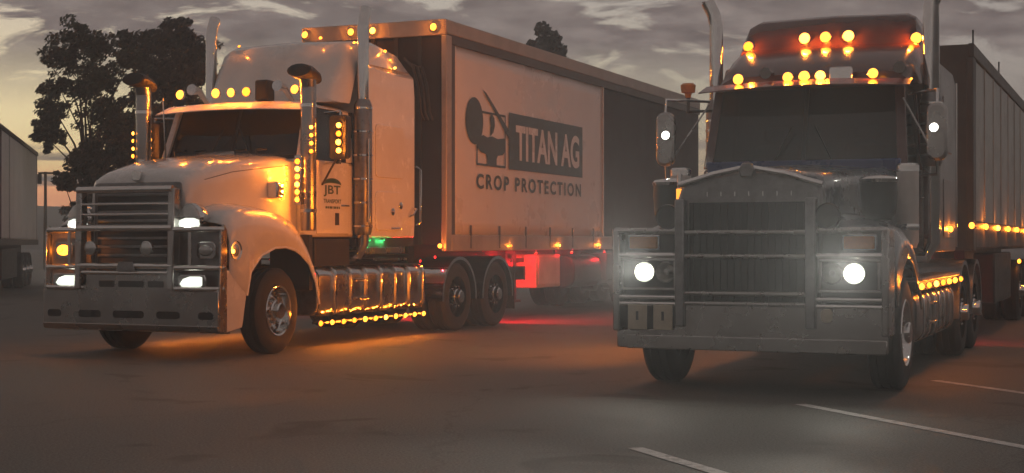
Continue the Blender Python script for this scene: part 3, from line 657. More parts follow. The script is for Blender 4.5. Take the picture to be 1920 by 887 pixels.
        MB().lathe([(0.02, 0.098), (0.045, 0.06), (0.05, 0.002)], (sx*1.22, -1.00, 1.26), n=20, cap=True).build('lens', 'lens_clear', sl)
        lamp(o, (sx*1.25, -1.06, 1.25), (sx, -0.6, 0), 0.028, power=2.0)
    # cab and sleeper
    cab(o, 0.72, 0.98, 2.05, 1.10, 1.42, 2.42, 3.10, W)
    secs = []
    for t, wz in ((2.12, 0), (2.17, 1), (3.60, 1), (3.66, 0)):
        k_ = 0.0 if wz else 0.05
        secs.append([(x, t, z) for x, z in ((-1.21+k_, 1.42), (1.21-k_, 1.42), (1.22-k_, 1.6), (1.22-k_, 3.45), (1.20-k_, 3.72), (1.12-k_, 3.80), (-1.12+k_, 3.80), (-1.20+k_, 3.72), (-1.22+k_, 3.45), (-1.22+k_, 1.6))])
    sl = MB().loft(secs).build('sleeper', W, o, bevel=0.02)
    secs = []
    for t, w, zt in ((1.62, 1.02, 3.30), (1.72, 1.03, 3.42), (1.95, 1.06, 3.82), (2.12, 1.09, 4.05), (2.30, 1.11, 4.12), (2.8, 1.12, 4.16), (3.35, 1.12, 4.10), (3.60, 1.11, 3.95), (3.64, 1.08, 3.84)):
        zb = 3.22 if t < 2.1 else 3.79
        q = [(-w-0.03, t, zb), (-w, t, max(zb+0.02, zt-0.30)), (-w*0.94, t, max(zb+0.04, zt-0.08)), (-w*0.84, t, max(zb+0.05, zt-0.01)), (0, t, zt+0.02)]
        secs.append(q + [(-x, t, z) for x, t, z in q[-2::-1]])
    MB().loft(secs).build('roof_fairing', W, o, smooth=45)
    for t0, t1, z0, z1 in ((2.42, 3.25, 2.25, 2.98), (2.42, 3.18, 1.52, 2.06)):
        for sx in (-1, 1):
            h = MB().prism([(a, c) for a, c in rounded(t0, t1, z0, z1, 0.07)], 'x', *sorted((sx*1.218, sx*1.236))).build('locker_hatch' if z0 < 2 else 'side_panel', W, sl, bevel=0.006)
            if z0 < 2:
                MB().tube([(sx*1.235, t1-0.32, z0+0.03), (sx*1.262, t1-0.28, z0+0.03), (sx*1.262, t1-0.08, z0+0.03), (sx*1.235, t1-0.04, z0+0.03)], 0.012, 8).build('grab_handle', 'chrome', sl)
    for t, z in ((2.88, 1.78), (3.12, 1.87)): MB().lathe([(0, 0.05), (0.02, 0.05), (0.028, 0.03), (0.029, 0.002)], (1.236, t, z), n=18, cap=True).build('locker_latch', 'chrome', sl)
    MB().tube([(1.24, 3.4, 1.72), (1.30, 3.42, 1.75), (1.30, 3.52, 1.83), (1.24, 3.55, 1.84)], 0.013, 8).build('grab_handle', 'chrome', sl)
    MB().tube([(1.235, 3.62, 1.6), (1.29, 3.66, 1.65), (1.29, 3.66, 2.4), (1.235, 3.62, 2.45)], 0.016, 8).build('grab_handle', 'chrome', sl)
    MB().box(-1.15, 1.15, 2.0, 3.7, 1.30, 1.418).build('sleeper_floor', 'black_steel', sl)
    for x, t, z in ((-0.75, 2.10, 4.09), (0.55, 2.12, 4.14), (1.03, 2.20, 4.06), (1.10, 2.95, 4.03), (1.20, 3.06, 3.80)):
        lamp(o, (x, t-0.02, z), (0.15, -0.6, 0.5), 0.022, power=0.5, m='amber_lit', name='pin_lamp')
    # air intakes, stacks, mirrors
    for sx in (-1, 1):
        rain_head(o, sx*1.26, 0.60, 1.50, 3.42, 0.10, sx)
        stack(o, sx*1.22, 2.08, 1.18, 1.45, 3.28, 4.52, 0.078, 0.125, (0.0, 0.09))
        mirror(o, sx*1.44, 1.02, 2.42, 2.98, 0.27, sx, sx*1.12, 'black_plastic')
        # amber strips: cowl (6), intake (4), mirror (4)
        pw = 2.4 if sx > 0 else 1.2
        MB().box(*sorted((sx*1.14, sx*1.24)), 0.46, 0.49, 1.82, 2.44).build('lamp_bracket', 'chrome', o, bevel=0.006)
        for k in range(6): lamp(o, (sx*1.19, 0.46, 1.885+k*0.096), (sx*0.25, -1, 0), 0.034, power=pw*1.3, name='strip_lamp')
        for k in range(4): lamp(o, (sx*1.35, 0.52, 2.49+k*0.10), (sx*0.5, -1, 0), 0.026, power=pw*0.5 if sx > 0 else 0, name='strip_lamp')
        for k in range(4): lamp(o, (sx*1.46, 1.02, 2.525+k*0.108), (sx*0.15, -1, 0), 0.036, power=pw*0.8, name='strip_lamp')
    MB().tube([(1.36, 2.0, 1.62), (1.36, 2.0, 2.74)], 0.018, 8).build('grab_rail', 'chrome', o)
    MB().box(-0.98, -0.50, 1.93, 1.96, 2.44, 3.02).build('window_light_panel', 'grey_paint', o)  # grey panel standing in for daylight seen through the rear window
    MB().tube([(-0.95, 0.66, 2.45), (-0.95, 0.60, 3.2), (-0.95, 0.60, 3.25)], [0.012, 0.01, 0.004], 6).build('aerial', 'chrome', o)
    # bonnet side lamp cluster and mirror
    hm = MB().prism(rounded(0.94, 1.10, 1.90, 2.10, 0.03), 'y', 0.14, 0.30).build('bonnet_lamp_box', 'chrome', o, bevel=0.02)
    for k in range(3): lamp(o, (1.06, 0.31+0.02*k, 1.91+k*0.08), (1, -0.5, 0), 0.026, power=1.2, name='strip_lamp')
    for k in range(3): lamp(o, (1.0, 0.50, 2.14+k*0.075), (1, -0.4, 0.2), 0.014, power=0.25, name='strip_lamp')
    # roof lamps
    for x in (-0.83, -0.27, -0.03, 0.20, 0.93): bullet(o, (x, 0.84, 3.305+0.0*x), r=0.055, power=6.0)
    for x in (-0.66, 0.66): MB().tube([(x, 1.2, 3.2), (x, 1.0, 3.36), (x, 0.82, 3.37)], [0.03, 0.045, 0.075], 14).build('air_horn', 'chrome', o)
    MB().box(0.10, 0.30, 1.15, 1.35, 3.22, 3.50).build('roof_antenna_box', 'black_plastic', o, bevel=0.03)
    # fuel tanks with the amber row underneath
    for sx in (-1, 1):
        fuel_tank(o, sx, 0.98, 3.95, 0.40, 1.03, 0.60, 1.20, 'polished')
        rail = MB().box(*sorted((sx*1.10, sx*1.205)), 0.95, 3.98, 0.305, 0.335).build('lamp_rail', 'black_steel', o, bevel=0.005)
        for k in range(11):
            lamp(o, (sx*1.206, 0.97+k*0.293, 0.318), (sx, -0.35, -0.12), 0.034, power=2.6)
        MB().box(*sorted((sx*0.60, sx*1.10)), 1.3, 2.1, 1.10, 1.13).build('tread_plate', 'alloy', o)
        MB().box(*sorted((sx*0.60, sx*1.10)), 2.6, 3.6, 1.10, 1.13).build('tread_plate', 'alloy', o)
        MB().box(*sorted((sx*0.55, sx*1.12)), 1.0, 1.9, 1.04, 1.40).build('battery_box', 'black_steel', o, bevel=0.02)
    # green courtesy lamp under the sleeper
    MB().box(1.02, 1.20, 2.16, 3.35, 1.20, 1.29).build('running_board', 'alloy', o, bevel=0.01)
    lamp(o, (1.17, 2.34, 1.40), (0.35, 0.2, -1), 0.022, 'green', 3.0, 'green_lit', 'courtesy_lamp')
    lamp(o, (1.17, 2.75, 1.40), (0.3, 0.2, -1), 0.018, 'green', 2.0, 'green_lit', 'courtesy_lamp')
    # fifth wheel and tail
    MB().prism([(-0.45, 5.2), (0.45, 5.2), (0.45, 6.0), (0.15, 6.5), (-0.15, 6.5), (-0.45, 6.0)], 'z', 1.06, 1.16).build('fifth_wheel', 'black_steel', o)
    MB().box(-1.2, 1.2, 7.70, 7.78, 0.72, 0.95).build('tail_bar', 'black_steel', o)
    for sx in (-1, 1):
        for x in (0.7, 0.95): lamp(o, (sx*x, 7.79, 0.84), (0, 1, 0), 0.05, 'red', 26.0, 'red_lit', 'tail_lamp')
        MB().box(*sorted((sx*0.62, sx*1.22)), 7.26, 7.28, 0.25, 0.95).build('mudflap', 'rubber', o)
    lamp(o, (1.05, 4.1, 1.08), (1, 0, -0.3), 0.02, 'red', 1.5, 'red_lit', 'pin_lamp'); lamp(o, (1.05, 4.6, 1.13), (1, -0.4, 0), 0.02, 'red', 1.0, 'red_lit', 'pin_lamp')
    # door lettering
    x = 1.114
    side_text('JBT', o, x, 1.22, 1.95, 0.15, 0.44, 'badge_green', 1.0, 0.02)
    arc = MB(); n = 14; lo = [(0, 1.45+0.23*math.cos(math.pi*(1-k/n)), 2.10+0.03*math.sin(math.pi*k/n)) for k in range(n+1)]; hi = [(0, 1.45+0.23*math.cos(math.pi*(1-k/n)), 2.11+0.085*math.sin(math.pi*k/n)) for k in range(n+1)]
    arc.loft([lo, hi], closed=False); oo = arc.build('badge_arc', 'badge_green', o, smooth=0); oo.location = (x, 0, 0)
    side_text('TRANSPORT', o, x, 1.22, 1.865, 0.055, 0.46, 'badge_green')
    q = MB(); xx = 1.27
    for w in (0.05, 0.03, 0.06, 0.02, 0.05, 0.04, 0.03): q.box(0, 0.001, xx, xx+w, 1.795, 1.825); xx += w+0.015
    oo = q.build('small_lettering', 'badge_green', o, smooth=0); oo.location = (x, 0, 0)
    MB().box(x-0.004, x+0.004, 1.52, 1.62, 1.58, 1.74).build('permit_plate', 'black_plastic', o)
    return o
white_truck()

# ------------------------------------------------------------------ curtain-sided trailer behind the white truck
def sign_trailer():
    o = thing('semi_trailer', 'long curtain-sided trailer with white signwritten panel behind the white truck', 'trailer', OL, -TH)
    t0, tm, t1, zb, zt = 4.60, 11.55, 18.3, 1.32, 4.70
    MB().box(-1.22, 1.22, t0+0.02, t0+0.07, zb, zt-0.1).build('front_wall', 'dark_curtain', o)
    for x in (-0.8, -0.4, 0.0, 0.4, 0.8): MB().box(x-0.03, x+0.03, t0-0.01, t0+0.02, zb, zt-0.12).build('front_stiffener', 'black_steel', o)
    MB().box(-1.22, 1.22, t1-0.06, t1, zb, zt-0.1).build('rear_wall', 'dark_curtain', o)
    MB().box(-1.24, 1.24, t0, t1, zt-0.06, zt).build('roof', 'trailer_rail', o)
    MB().box(-1.25, 1.25, t0-0.02, t0+0.04, zt-0.22, zt+0.02).build('front_header', 'trailer_rail', o, bevel=0.01)
    MB().box(-1.2, 1.2, t0+0.1, t1-0.06, zb, zb+0.12).build('deck', 'black_steel', o)
    for sx in (-1, 1):
        MB().box(*sorted((sx*1.20, sx*1.262)), t0-0.02, t1, zt-0.20, zt+0.012).build('roof_rail', 'trailer_rail', o, bevel=0.012)
        MB().box(*sorted((sx*1.18, sx*1.258)), t0+0.03, t1, zt-0.34, zt-0.202).build('curtain_track', 'dark_rail', o)
        MB().box(*sorted((sx*1.17, sx*1.262)), t0-0.02, t0+0.17, zb-0.1, zt-0.22).build('corner_post', 'trailer_rail', o, bevel=0.015)
        MB().box(*sorted((sx*1.15, sx*1.25)), t0+0.172, t0+0.30, zb, zt-0.342).build('post_channel', 'dark_rail', o)
        MB().box(*sorted((sx*1.16, sx*1.262)), t0+0.172, t1, zb-0.10, zb+0.15).build('side_rail', 'trailer_rail', o, bevel=0.012)
        # curtains: gently rippled sheets
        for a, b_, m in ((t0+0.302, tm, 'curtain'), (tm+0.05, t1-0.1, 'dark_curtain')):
            nu, nv = 60, 14; rows = []
            for j in range(nv+1):
                z = zb+0.152+(zt-0.344-zb-0.152)*j/nv; row = []
                for i in range(nu+1):
                    t = a+(b_-a)*i/nu; edge = min(1, 4*min(i, nu-i)/nu)
                    row.append((sx*(1.230+0.009*edge*(mnoise.noise(Vector((t*1.6, z*0.35, sx)))+0.5*math.sin(t*5.2+0.4*math.sin(z*1.3)))), t, z))
                rows.append(row)
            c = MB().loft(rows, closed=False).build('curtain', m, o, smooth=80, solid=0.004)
            if sx > 0:
                n = 6 if m == 'curtain' else 7
                for k in range(n):
                    t = a + (b_-a)*(k+0.5)/n
                    MB().box(1.256, 1.266, t-0.025, t+0.025, zb-0.06, zb+0.30).build('buckle_strap', 'dark_rail', c)
        MB().box(*sorted((sx*1.20, sx*1.258)), tm-0.0, tm+0.05, zb+0.152, zt-0.342).build('curtain_pole', 'dark_rail' if sx < 0 else 'pale_paint', o)
    # signwriting on the white curtain
    X = 1.2465
    ink = lambda mb, nm='sign_panel', dx=0.0: setattr(mb.build(nm, 'sign_ink', o, smooth=0), 'location', (X+dx, 0, 0))
    T0, T1, Z0, Z1 = 6.98, 10.44, 2.56, 3.50
    ink(MB().add([(0,T0,Z0),(0,T1,Z0),(0,T1,Z1),(0,T0,Z1)], [(0,1,2,3)]))
    side_text('TITAN AG', o, X+0.004, T0+0.28, Z0+0.16, 0.60, T1-T0-0.46, 'curtain', 1.0, 0.03)
    side_text('CROP PROTECTION', o, X, 5.70, 2.20, 0.24, 4.66, 'sign_ink', 1.35, 0.03)
    n = 28; ink(MB().add([(0, 5.62+0.33*math.cos(2*math.pi*k/n), 3.26+0.37*math.sin(2*math.pi*k/n)) for k in range(n)], [tuple(range(n))]), 'sign_logo')
    # frame of the emblem square
    a0, a1, b0, b1 = 5.70, 6.84, 2.57, 3.44; w = 0.035
    fr = MB()
    for q in (((a0,b0),(a1,b0),(a1,b0+w),(a0,b0+w)), ((a0,b0),(a0+w,b0),(a0+w,b1-0.3),(a0,b1-0.3)), ((a1-w,b0),(a1,b0),(a1,b1),(a1-w,b1)), ((5.9,b1-w),(a1,b1-w),(a1,b1),(5.9,b1))):
        fr.add([(0.001, t, z) for t, z in q], [(0,1,2,3)])
    ink(fr, 'sign_logo')
    tp = [(5.72,3.0),(5.95,3.06),(6.10,3.03),(6.3,3.06),(6.5,3.03),(6.82,3.06),(6.84,2.86),(6.72,2.78),(6.52,2.76),(6.47,2.70),(6.47,2.58),(6.10,2.58),(6.10,2.70),(6.05,2.76),(5.86,2.78),(5.72,2.86)]
    ink(MB().add([(0.0025, t, z) for t, z in tp], [tuple(range(len(tp)))]), 'sign_logo')
    lp = [(6.22,3.06),(6.34,3.12),(6.40,3.24),(6.38,3.36),(6.26,3.44),(6.20,3.34),(6.24,3.22)]
    ink(MB().add([(0.0025, t, z) for t, z in lp], [tuple(range(len(lp)))]), 'sign_logo')
    ink(MB().add([(0.0035, t, z) for t, z in ((5.92,3.78),(6.06,3.74),(7.02,3.18),(6.98,3.05))], [(0,1,2,3)]), 'sign_logo')
    # running gear
    b = MB()
    for sx in (-1, 1): b.box(sx*0.5-0.05, sx*0.5+0.05, 4.9, 18.2, 1.02, zb)
    b.build('chassis_frame', 'black_steel', o)
    for t in (14.2, 15.5, 16.8):
        axle(o, t)
        for sx in (-1, 1): wheel(o, sx*1.07, t, sx, dual=True, deep=True); mudguard(o, *sorted((sx*0.62, sx*1.22)), t, 'black_plastic')
    for sx in (-1, 1):
        leg = MB().box(*sorted((sx*0.72, sx*0.86)), 8.05, 8.19, 0.35, 1.22).build('landing_leg', 'black_steel', o)
        MB().box(*sorted((sx*0.66, sx*0.92)), 7.99, 8.25, 0.32, 0.36).build('foot', 'black_steel', leg)
        MB().box(*sorted((sx*0.75, sx*0.83)), 8.0, 8.6, 1.0, 1.08).build('brace', 'black_steel', leg)
    tb = MB().box(0.55, 1.05, 8.65, 9.80, 0.55, 1.14).build('tool_box', 'pale_paint', o, bevel=0.02)
    MB().box(1.05, 1.065, 8.72, 9.73, 0.60, 1.09).build('lid', 'pale_paint', tb, bevel=0.01)
    for t in (8.80, 9.65): MB().box(0.98, 1.02, t-0.03, t+0.03, 1.14, 1.24).build('hanger', 'black_steel', tb)
    MB().prism(rounded(0.45, 1.1, 0.5, 1.1, 0.2), 'y', 10.4, 11.9).build('air_tank', 'black_steel', o, bevel=0.03)
    MB().box(0.4, 1.1, 12.2, 13.2, 0.6, 1.15).build('pallet_rack', 'black_steel', o, bevel=0.02)
    # lamps
    for x in (-1.18, -0.36, 0.02, 1.06): lamp(o, (x, t0-0.03, zt-0.10), (0, -1, 0.05), 0.05, power=2.2)
    lamp(o, (1.16, t0-0.03, 1.30), (0.2, -1, 0), 0.03, power=1.5)
    for t in (7.0, 9.2, 11.3): lamp(o, (1.262, t, zb-0.02), (1, -0.2, 0), 0.022, power=1.2, m='amber_lit', name='pin_lamp')
    for rt in (8.42, 10.15, 11.95): lamp(o, (1.13, rt, 1.19), (0.3, 0.3, -1), 0.03, 'red', 4.5, 'red_lit', 'pin_lamp')
    for x, r_ in ((0.55, 0.02), (0.62, 0.02), (0.70, 0.02)):  # air and power lines at the front wall
        pts = [(x, t0-0.02, 4.2-(x-0.5)), (x+0.2, t0-0.12, 4.0), (x+0.3, t0-0.15, 3.7), (x+0.32, t0-0.1, 3.3), (x+0.33, t0-0.02, 3.2)]
        MB().tube(pts, r_, 8).build('coiled_line', 'black_plastic', o)
sign_trailer()

# ------------------------------------------------------------------ the dark truck at right
def dark_truck():
    o = thing('semi_truck', 'dark bonneted truck with round headlamps and amber roof lamps, right', 'truck', OR, -TH)
    P = 'maroon_paint'
    b = MB()
    for sx in (-1, 1): b.box(sx*0.42-0.04, sx*0.42+0.04, 0.3, 7.6, 0.78, 1.04)
    for t in (0.4, 2.0, 3.6, 5.2, 7.5): b.box(-0.40, 0.40, t-0.06, t+0.06, 0.80, 1.02)
    b.build('chassis_frame', 'black_steel', o)
    axle(o, 1.15); axle(o, 5.6); axle(o, 6.95)
    for sx in (-1, 1):
        wheel(o, sx*1.06, 1.15, sx)
        for t in (5.6, 6.95): wheel(o, sx*1.07, t, sx, dual=True, deep=True); mudguard(o, *sorted((sx*0.60, sx*1.24)), t)
    MB().box(-0.40, 0.40, 0.5, 2.4, 0.9, 1.65).build('engine', 'black_steel', o, bevel=0.05)
    # bonnet
    secs = []
    for t, w, zs, zc in ((0.30, 0.62, 1.86, 2.00), (0.36, 0.64, 1.88, 2.03), (0.8, 0.70, 1.92, 2.06), (1.5, 0.80, 1.97, 2.10), (2.1, 0.92, 2.04, 2.14), (2.30, 0.95, 2.06, 2.15)):
        prof = [(0, zc), (w*0.4, zc-0.02), (w*0.7, zc-0.05), (w*0.9, (zc+zs)/2), (w*0.98, zs), (w, zs-0.08), (w, 1.6), (w, 1.30)]
        secs.append([(-x, t, z) for x, z in prof[::-1]] + [(x, t, z) for x, z in prof[1:]])
    bo = MB().loft(secs).build('bonnet', 'slate_paint', o, smooth=45)
    # grille shell with peaked crown
    sh = MB().prism([(-0.66, 0.78), (0.64, 0.78), (0.64, 1.74), (0.62, 1.87), (0.31, 1.955), (-0.02, 2.01), (-0.32, 1.96), (-0.63, 1.89), (-0.68, 1.74)], 'y', 0.14, 0.30).build('grille_shell', 'dull_metal', o, bevel=0.03)
    MB().prism([(-0.56, 0.80), (0.54, 0.80), (0.54, 1.71), (-0.56, 1.71)], 'y', 0.12, 0.139).build('grille', 'black_plastic', sh)
    for k in range(18): MB().box(-0.535+k*0.0625, -0.52+k*0.0625, 0.105, 0.12, 0.81, 1.70).build('grille_bar', 'black_steel', sh)
    cr = [(-0.66, 0.12, 1.87), (-0.32, 0.11, 1.965), (-0.02, 0.105, 2.02), (0.31, 0.11, 1.96), (0.64, 0.12, 1.86)]
    MB().tube(cr, 0.028, 10).build('crown_trim', 'chrome', sh)
    MB().prism([(-0.075, 1.93), (0.035, 1.93), (0.055, 2.0), (0.02, 2.06), (-0.06, 2.06), (-0.095, 2.0)], 'y', 0.06, 0.13).build('bonnet_emblem', 'dull_metal', sh, bevel=0.015)
    for k in range(7): MB().box(-0.40+k*0.127, -0.39+k*0.127, 0.125, 0.139, 1.765, 1.805).build('shell_rivet', 'chrome', sh)
    # fenders: full round over the wheel
    prof = [(0.32, 1.18, 0.95), (0.40, 1.36, 0.78), (0.50, 1.44, 0.80), (0.62, 1.50, 0.98), (0.80, 1.53, 1.13), (1.0, 1.54, 1.20), (1.2, 1.53, 1.21), (1.45, 1.47, 1.15), (1.65, 1.38, 1.02), (1.85, 1.22, 0.85), (2.0, 1.04, 0.70)]
    for sx in (-1, 1):
        secs = [[(sx*0.62, t, zt+0.10), (sx*0.80, t, zt+0.05), (sx*1.02, t, zt), (sx*1.14, t, zt-0.06), (sx*1.21, t, max(zb+0.02, zt-0.16)), (sx*1.225, t, zb)] for t, zt, zb in prof]
        f = MB().loft(secs, closed=False).build('fender', 'slate_paint', o, smooth=60, solid=0.02)
        MB().box(*sorted((sx*0.60, sx*1.15)), 0.5, 0.56, 0.5, 1.35).build('inner_guard', 'black_plastic', f)
        MB().box(*sorted((sx*0.60, sx*1.15)), 1.9, 1.96, 0.7, 1.5).build('splash_panel', 'black_plastic', f)
    # bullbar
    bb = MB().prism([(-1.20, 0.40), (1.22, 0.40), (1.22, 0.56), (1.16, 0.80), (0.56, 0.80), (-0.58, 0.80), (-0.66, 0.58), (-1.20, 0.56)], 'y', -0.03, 0.03).build('bullbar', 'alloy', o, bevel=0.012)
    MB().box(-1.10, 1.22, -0.055, -0.035, 0.395, 0.52).build('bumper_bar', 'alloy', bb, bevel=0.012)
    for x in (-0.60, 0.57): MB().box(x-0.045, x+0.045, -0.07, 0.05, 0.60, 1.74).build('upright', 'dull_metal', bb, bevel=0.015)
    for z in (1.44, 1.23, 0.90, 0.81): MB().tube([(-0.58, -0.03, z), (0.55, -0.03, z)], 0.022, 10).build('cross_tube', 'alloy', bb)
    for sx in (-1, 1):
        xo, xi = sx*1.22, sx*0.62
        for z, r_ in ((1.455, 0.03), (1.235, 0.026), (0.86, 0.022), (0.80, 0.022)): MB().tube([(xi, -0.02, z), (xo, -0.02, z)], r_, 10).build('wing_tube', 'chrome' if z < 1.3 else 'alloy', bb)
        MB().box(*sorted((sx*1.17, sx*1.235)), -0.05, 0.28, 0.55, 1.47).build('wing_end', 'alloy', bb, bevel=0.015)
        # headlamp tray with two round lamps, the outer one lit
        bx = MB(); x0, x1 = sorted((sx*0.635, sx*1.165))
        bx.box(x0, x1, 0.06, 0.10, 0.93, 1.205); tray = bx.build('headlamp_tray', 'black_plastic', o)
        for a in ((x0, x1, -0.03, 0.06, 1.185, 1.21), (x0, x1, -0.03, 0.06, 0.92, 0.945), (x0, x0+0.03, -0.03, 0.06, 0.946, 1.184), (x1-0.03, x1, -0.03, 0.06, 0.946, 1.184)):
            MB().box(*a).build('tray_edge', 'chrome', tray, bevel=0.005)
        for x, lit in ((sx*0.94, True), (sx*0.745, False)):
            hl = MB().lathe([(0.06, 0.03), (0.04, 0.085), (-0.01, 0.098), (-0.02, 0.09), (0.0, 0.082)], (x, 0, 1.085), axis='y', n=28).build('headlamp', 'chrome', o)
            MB().lathe([(0.0, 0.086), (0.02, 0.075), (0.045, 0.05), (0.055, 0.02), (0.056, 0.002)], (x, 0, 1.085), axis='y', n=28, cap='end').build('reflector', 'chrome', hl)
            MB().lathe([(-0.004, 0.087), (-0.016, 0.06), (-0.021, 0.03), (-0.023, 0.002)], (x, 0, 1.085), axis='y', n=28, cap='end').build('lens', 'lamp_glass', hl)
            MB().lathe([(0.055, 0.02), (0.02, 0.03), (0.008, 0.022), (0.004, 0.002)], (x, 0, 1.085), axis='y', n=16, cap=True).build('bulb', 'white_lit' if lit else 'lens_clear', hl)
            if lit:
                MB().lathe([(0.016, 0.073), (0.0155, 0.065), (0.03, 0.03), (0.031, 0.02)], (x, 0, 1.085), axis='y', n=28).build('lit_reflector', 'white_glow', hl)
            if lit: spot(hl, (x, -0.12, 1.085), (0, -1, -0.10), 26, 'white', 150)
            if lit: spot(hl, (x, -0.10, 1.085), (0, -1, 0.16), 560, 'white')  # extra strong beam, added and tilted up to veil the truck front
        # amber indicators above the lamps
        ind = MB().box(*sorted((sx*0.82, sx*1.12)), 0.05, 0.10, 1.28, 1.42).build('indicator', 'chrome', o, bevel=0.01)
        MB().box(*sorted((sx*0.84, sx*1.10)), 0.02, 0.05, 1.295, 1.405).build('lens', 'lens_amber_off', ind, bevel=0.012)
        MB().box(*sorted((sx*0.64, sx*1.16)), 0.101, 0.13, 0.82, 1.45).build('wing_backing', 'black_plastic', bb)
        # dark round driving lamps on the bar
        dl = MB().lathe([(0.10, 0.03), (0.06, 0.09), (-0.01, 0.115), (-0.03, 0.11), (-0.02, 0.095)], (sx*0.715, -0.02, 1.58), axis='y', n=26).build('driving_lamp', 'black_plastic', o)
        MB().lathe([(-0.02, 0.10), (-0.032, 0.06), (-0.035, 0.002)], (sx*0.715, -0.02, 1.58), axis='y', n=26, cap=True).build('lens', 'black_steel', dl)
        MB().tube([(sx*0.715, 0, 1.46), (sx*0.715, 0, 1.48)], 0.02, 8).build('bracket', 'black_steel', dl)
    for x0, x1 in ((-1.09, -0.91), (-0.85, -0.67)):
        p = MB().box(x0, x1, -0.045, -0.03, 0.565, 0.79).build('bumper_plate', 'plate_tan', o, bevel=0.005); xc = (x0+x1)/2
        MB().box(xc-0.012, xc+0.012, -0.048, -0.044, 0.65, 0.73).build('slot', 'black_plastic', p)
    MB().prism(rounded(0.66, 0.76, 0.66, 0.78, 0.04), 'y', -0.05, -0.032).build('tow_cover', 'plate_tan', o, bevel=0.008)
    # bonnet-side black air horn bowls / mirrors and canister
    for sx in (-1, 1):
        c = MB().lathe([(-0.36, 0.02), (-0.34, 0.11), (-0.28, 0.155), (-0.10, 0.17), (0.0, 0.165)], (sx*0.99, 0.95, 1.90), axis='z', n=24, cap=True).build('pre_cleaner_bowl', 'black_plastic', o)
        MB().lathe([(0.0, 0.172), (0.03, 0.18), (0.05, 0.16), (0.07, 0.05), (0.072, 0.002)], (sx*0.99, 0.95, 1.90), axis='z', n=24, cap=True).build('bowl_lid', 'chrome', c)
        MB().tube([(sx*0.99, 0.95, 1.5), (sx*0.99, 0.95, 1.6)], 0.05, 10).build('bowl_stem', 'black_steel', c)
        a = MB().tube([(sx*1.13, 1.75, 1.30), (sx*1.13, 1.75, 1.36), (sx*1.13, 1.75, 2.04), (sx*1.13, 1.75, 2.10)], [0.08, 0.105, 0.105, 0.08], 20).build('air_cleaner', 'pale_paint', o)
        MB().lathe([(-0.03, 0.108), (0.03, 0.108), (0.05, 0.09)], (sx*1.13, 1.75, 2.06), axis='z', n=20).build('clamp_ring', 'chrome', a)
        MB().lathe([(-0.03, 0.107), (0.0, 0.11), (0.03, 0.107)], (sx*1.13, 1.75, 1.50), axis='z', n=20).build('clamp_ring', 'chrome', a)
    st = MB().tube([(-0.68, 0.22, 1.60), (-0.68, 0.22, 1.98)], 0.022, 10).build('marker_stalk', 'chrome', o)
    MB().tube([(-0.68, 0.2, 1.66), (-0.68, 0.2, 1.84)], 0.026, 10).build('amber_sleeve', 'amber_dim', st)
    # cab
    cab(o, 2.28, 2.52, 3.55, 1.05, 1.40, 2.12, 2.95, P, 0.03, 0.10, P)
    MB().loft([[(-0.98, 2.20, 2.06), (0.98, 2.20, 2.06), (0.98, 2.26, 2.06), (-0.98, 2.26, 2.06)], [(-1.0, 2.20, 2.19), (1.0, 2.20, 2.19), (1.0, 2.28, 2.19), (-1.0, 2.28, 2.19)]]).build('cowl', 'blue_paint', o, bevel=0.02)
    # sleeper and stepped roof fairing
    secs = []
    for t, k_ in ((3.58, 0.04), (3.63, 0), (5.05, 0), (5.10, 0.04)):
        secs.append([(x, t, z) for x, z in ((-1.19+k_, 1.25), (1.19-k_, 1.25), (1.20-k_, 1.4), (1.20-k_, 3.15), (1.16-k_, 3.32), (-1.16+k_, 3.32), (-1.20+k_, 3.15), (-1.20+k_, 1.4))])
    sl = MB().loft(secs).build('sleeper', 'grey_paint', o, bevel=0.02)
    MB().prism(rounded(3.85, 4.85, 1.40, 2.05, 0.06), 'x', 1.198, 1.214).build('locker_hatch', 'grey_paint', sl, bevel=0.006)
    MB().prism(rounded(3.80, 4.60, 2.35, 2.95, 0.06), 'x', 1.198, 1.214).build('side_panel', 'grey_paint', sl, bevel=0.006)
    MB().box(1.2, 1.215, 5.0, 5.04, 1.3, 3.2).build('edge_trim', 'chrome', sl)
    secs = []
    for t, w, zt in ((2.72, 0.98, 3.12), (2.85, 1.0, 3.22), (3.2, 1.02, 3.38), (3.62, 1.04, 3.52), (3.64, 1.0, 3.60), (3.80, 0.97, 3.84), (4.0, 0.95, 3.90), (4.6, 0.95, 3.88), (5.05, 0.95, 3.80), (5.1, 0.92, 3.5)):
        zb = 3.02 if t < 3.58 else 3.31
        q = [(-w-0.04 if t < 3.63 else -1.06, t, zb), (-w, t, max(zb+0.02, zt-0.16)), (-w*0.95, t, max(zb+0.03, zt-0.05)), (-w*0.86, t, max(zb+0.04, zt-0.005)), (0, t, zt+0.015)]
        secs.append(q + [(-x, t, z) for x, t, z in q[-2::-1]])
    MB().loft(secs).build('roof_fairing', P, o, smooth=40)
    # roof lamps: lower row on the visor, upper row on the fairing ledge
    for x in (-0.70, -0.18, -0.01, 0.155, 0.69): lamp(o, (x, 2.44, 3.065), (0, -1, 0.05), 0.052, power=3.5)
    for x in (-0.90, -0.26, -0.03, 0.22, 0.95): lamp(o, (x, 3.66, 3.625 if abs(x) < 0.5 else 3.565), (0, -1, 0.05), 0.055, power=6.0)
    for x in (0.35,): MB().prism(rounded(x-0.12, x+0.12, 3.0, 3.16, 0.03), 'y', 2.50, 2.60).build('roof_plate', 'chrome', o, bevel=0.01)
    for x in (-0.42, 0.95): MB().tube([(x, 2.9, 3.18), (x, 2.6, 3.14), (x, 2.44, 3.12)], [0.025, 0.035, 0.06], 12).build('air_horn', 'chrome', o)
    # stacks with angled tips
    stack(o, -1.16, 3.22, 1.2, 2.15, 2.93, 4.03, 0.075, 0.115, (-0.10, 0.0))
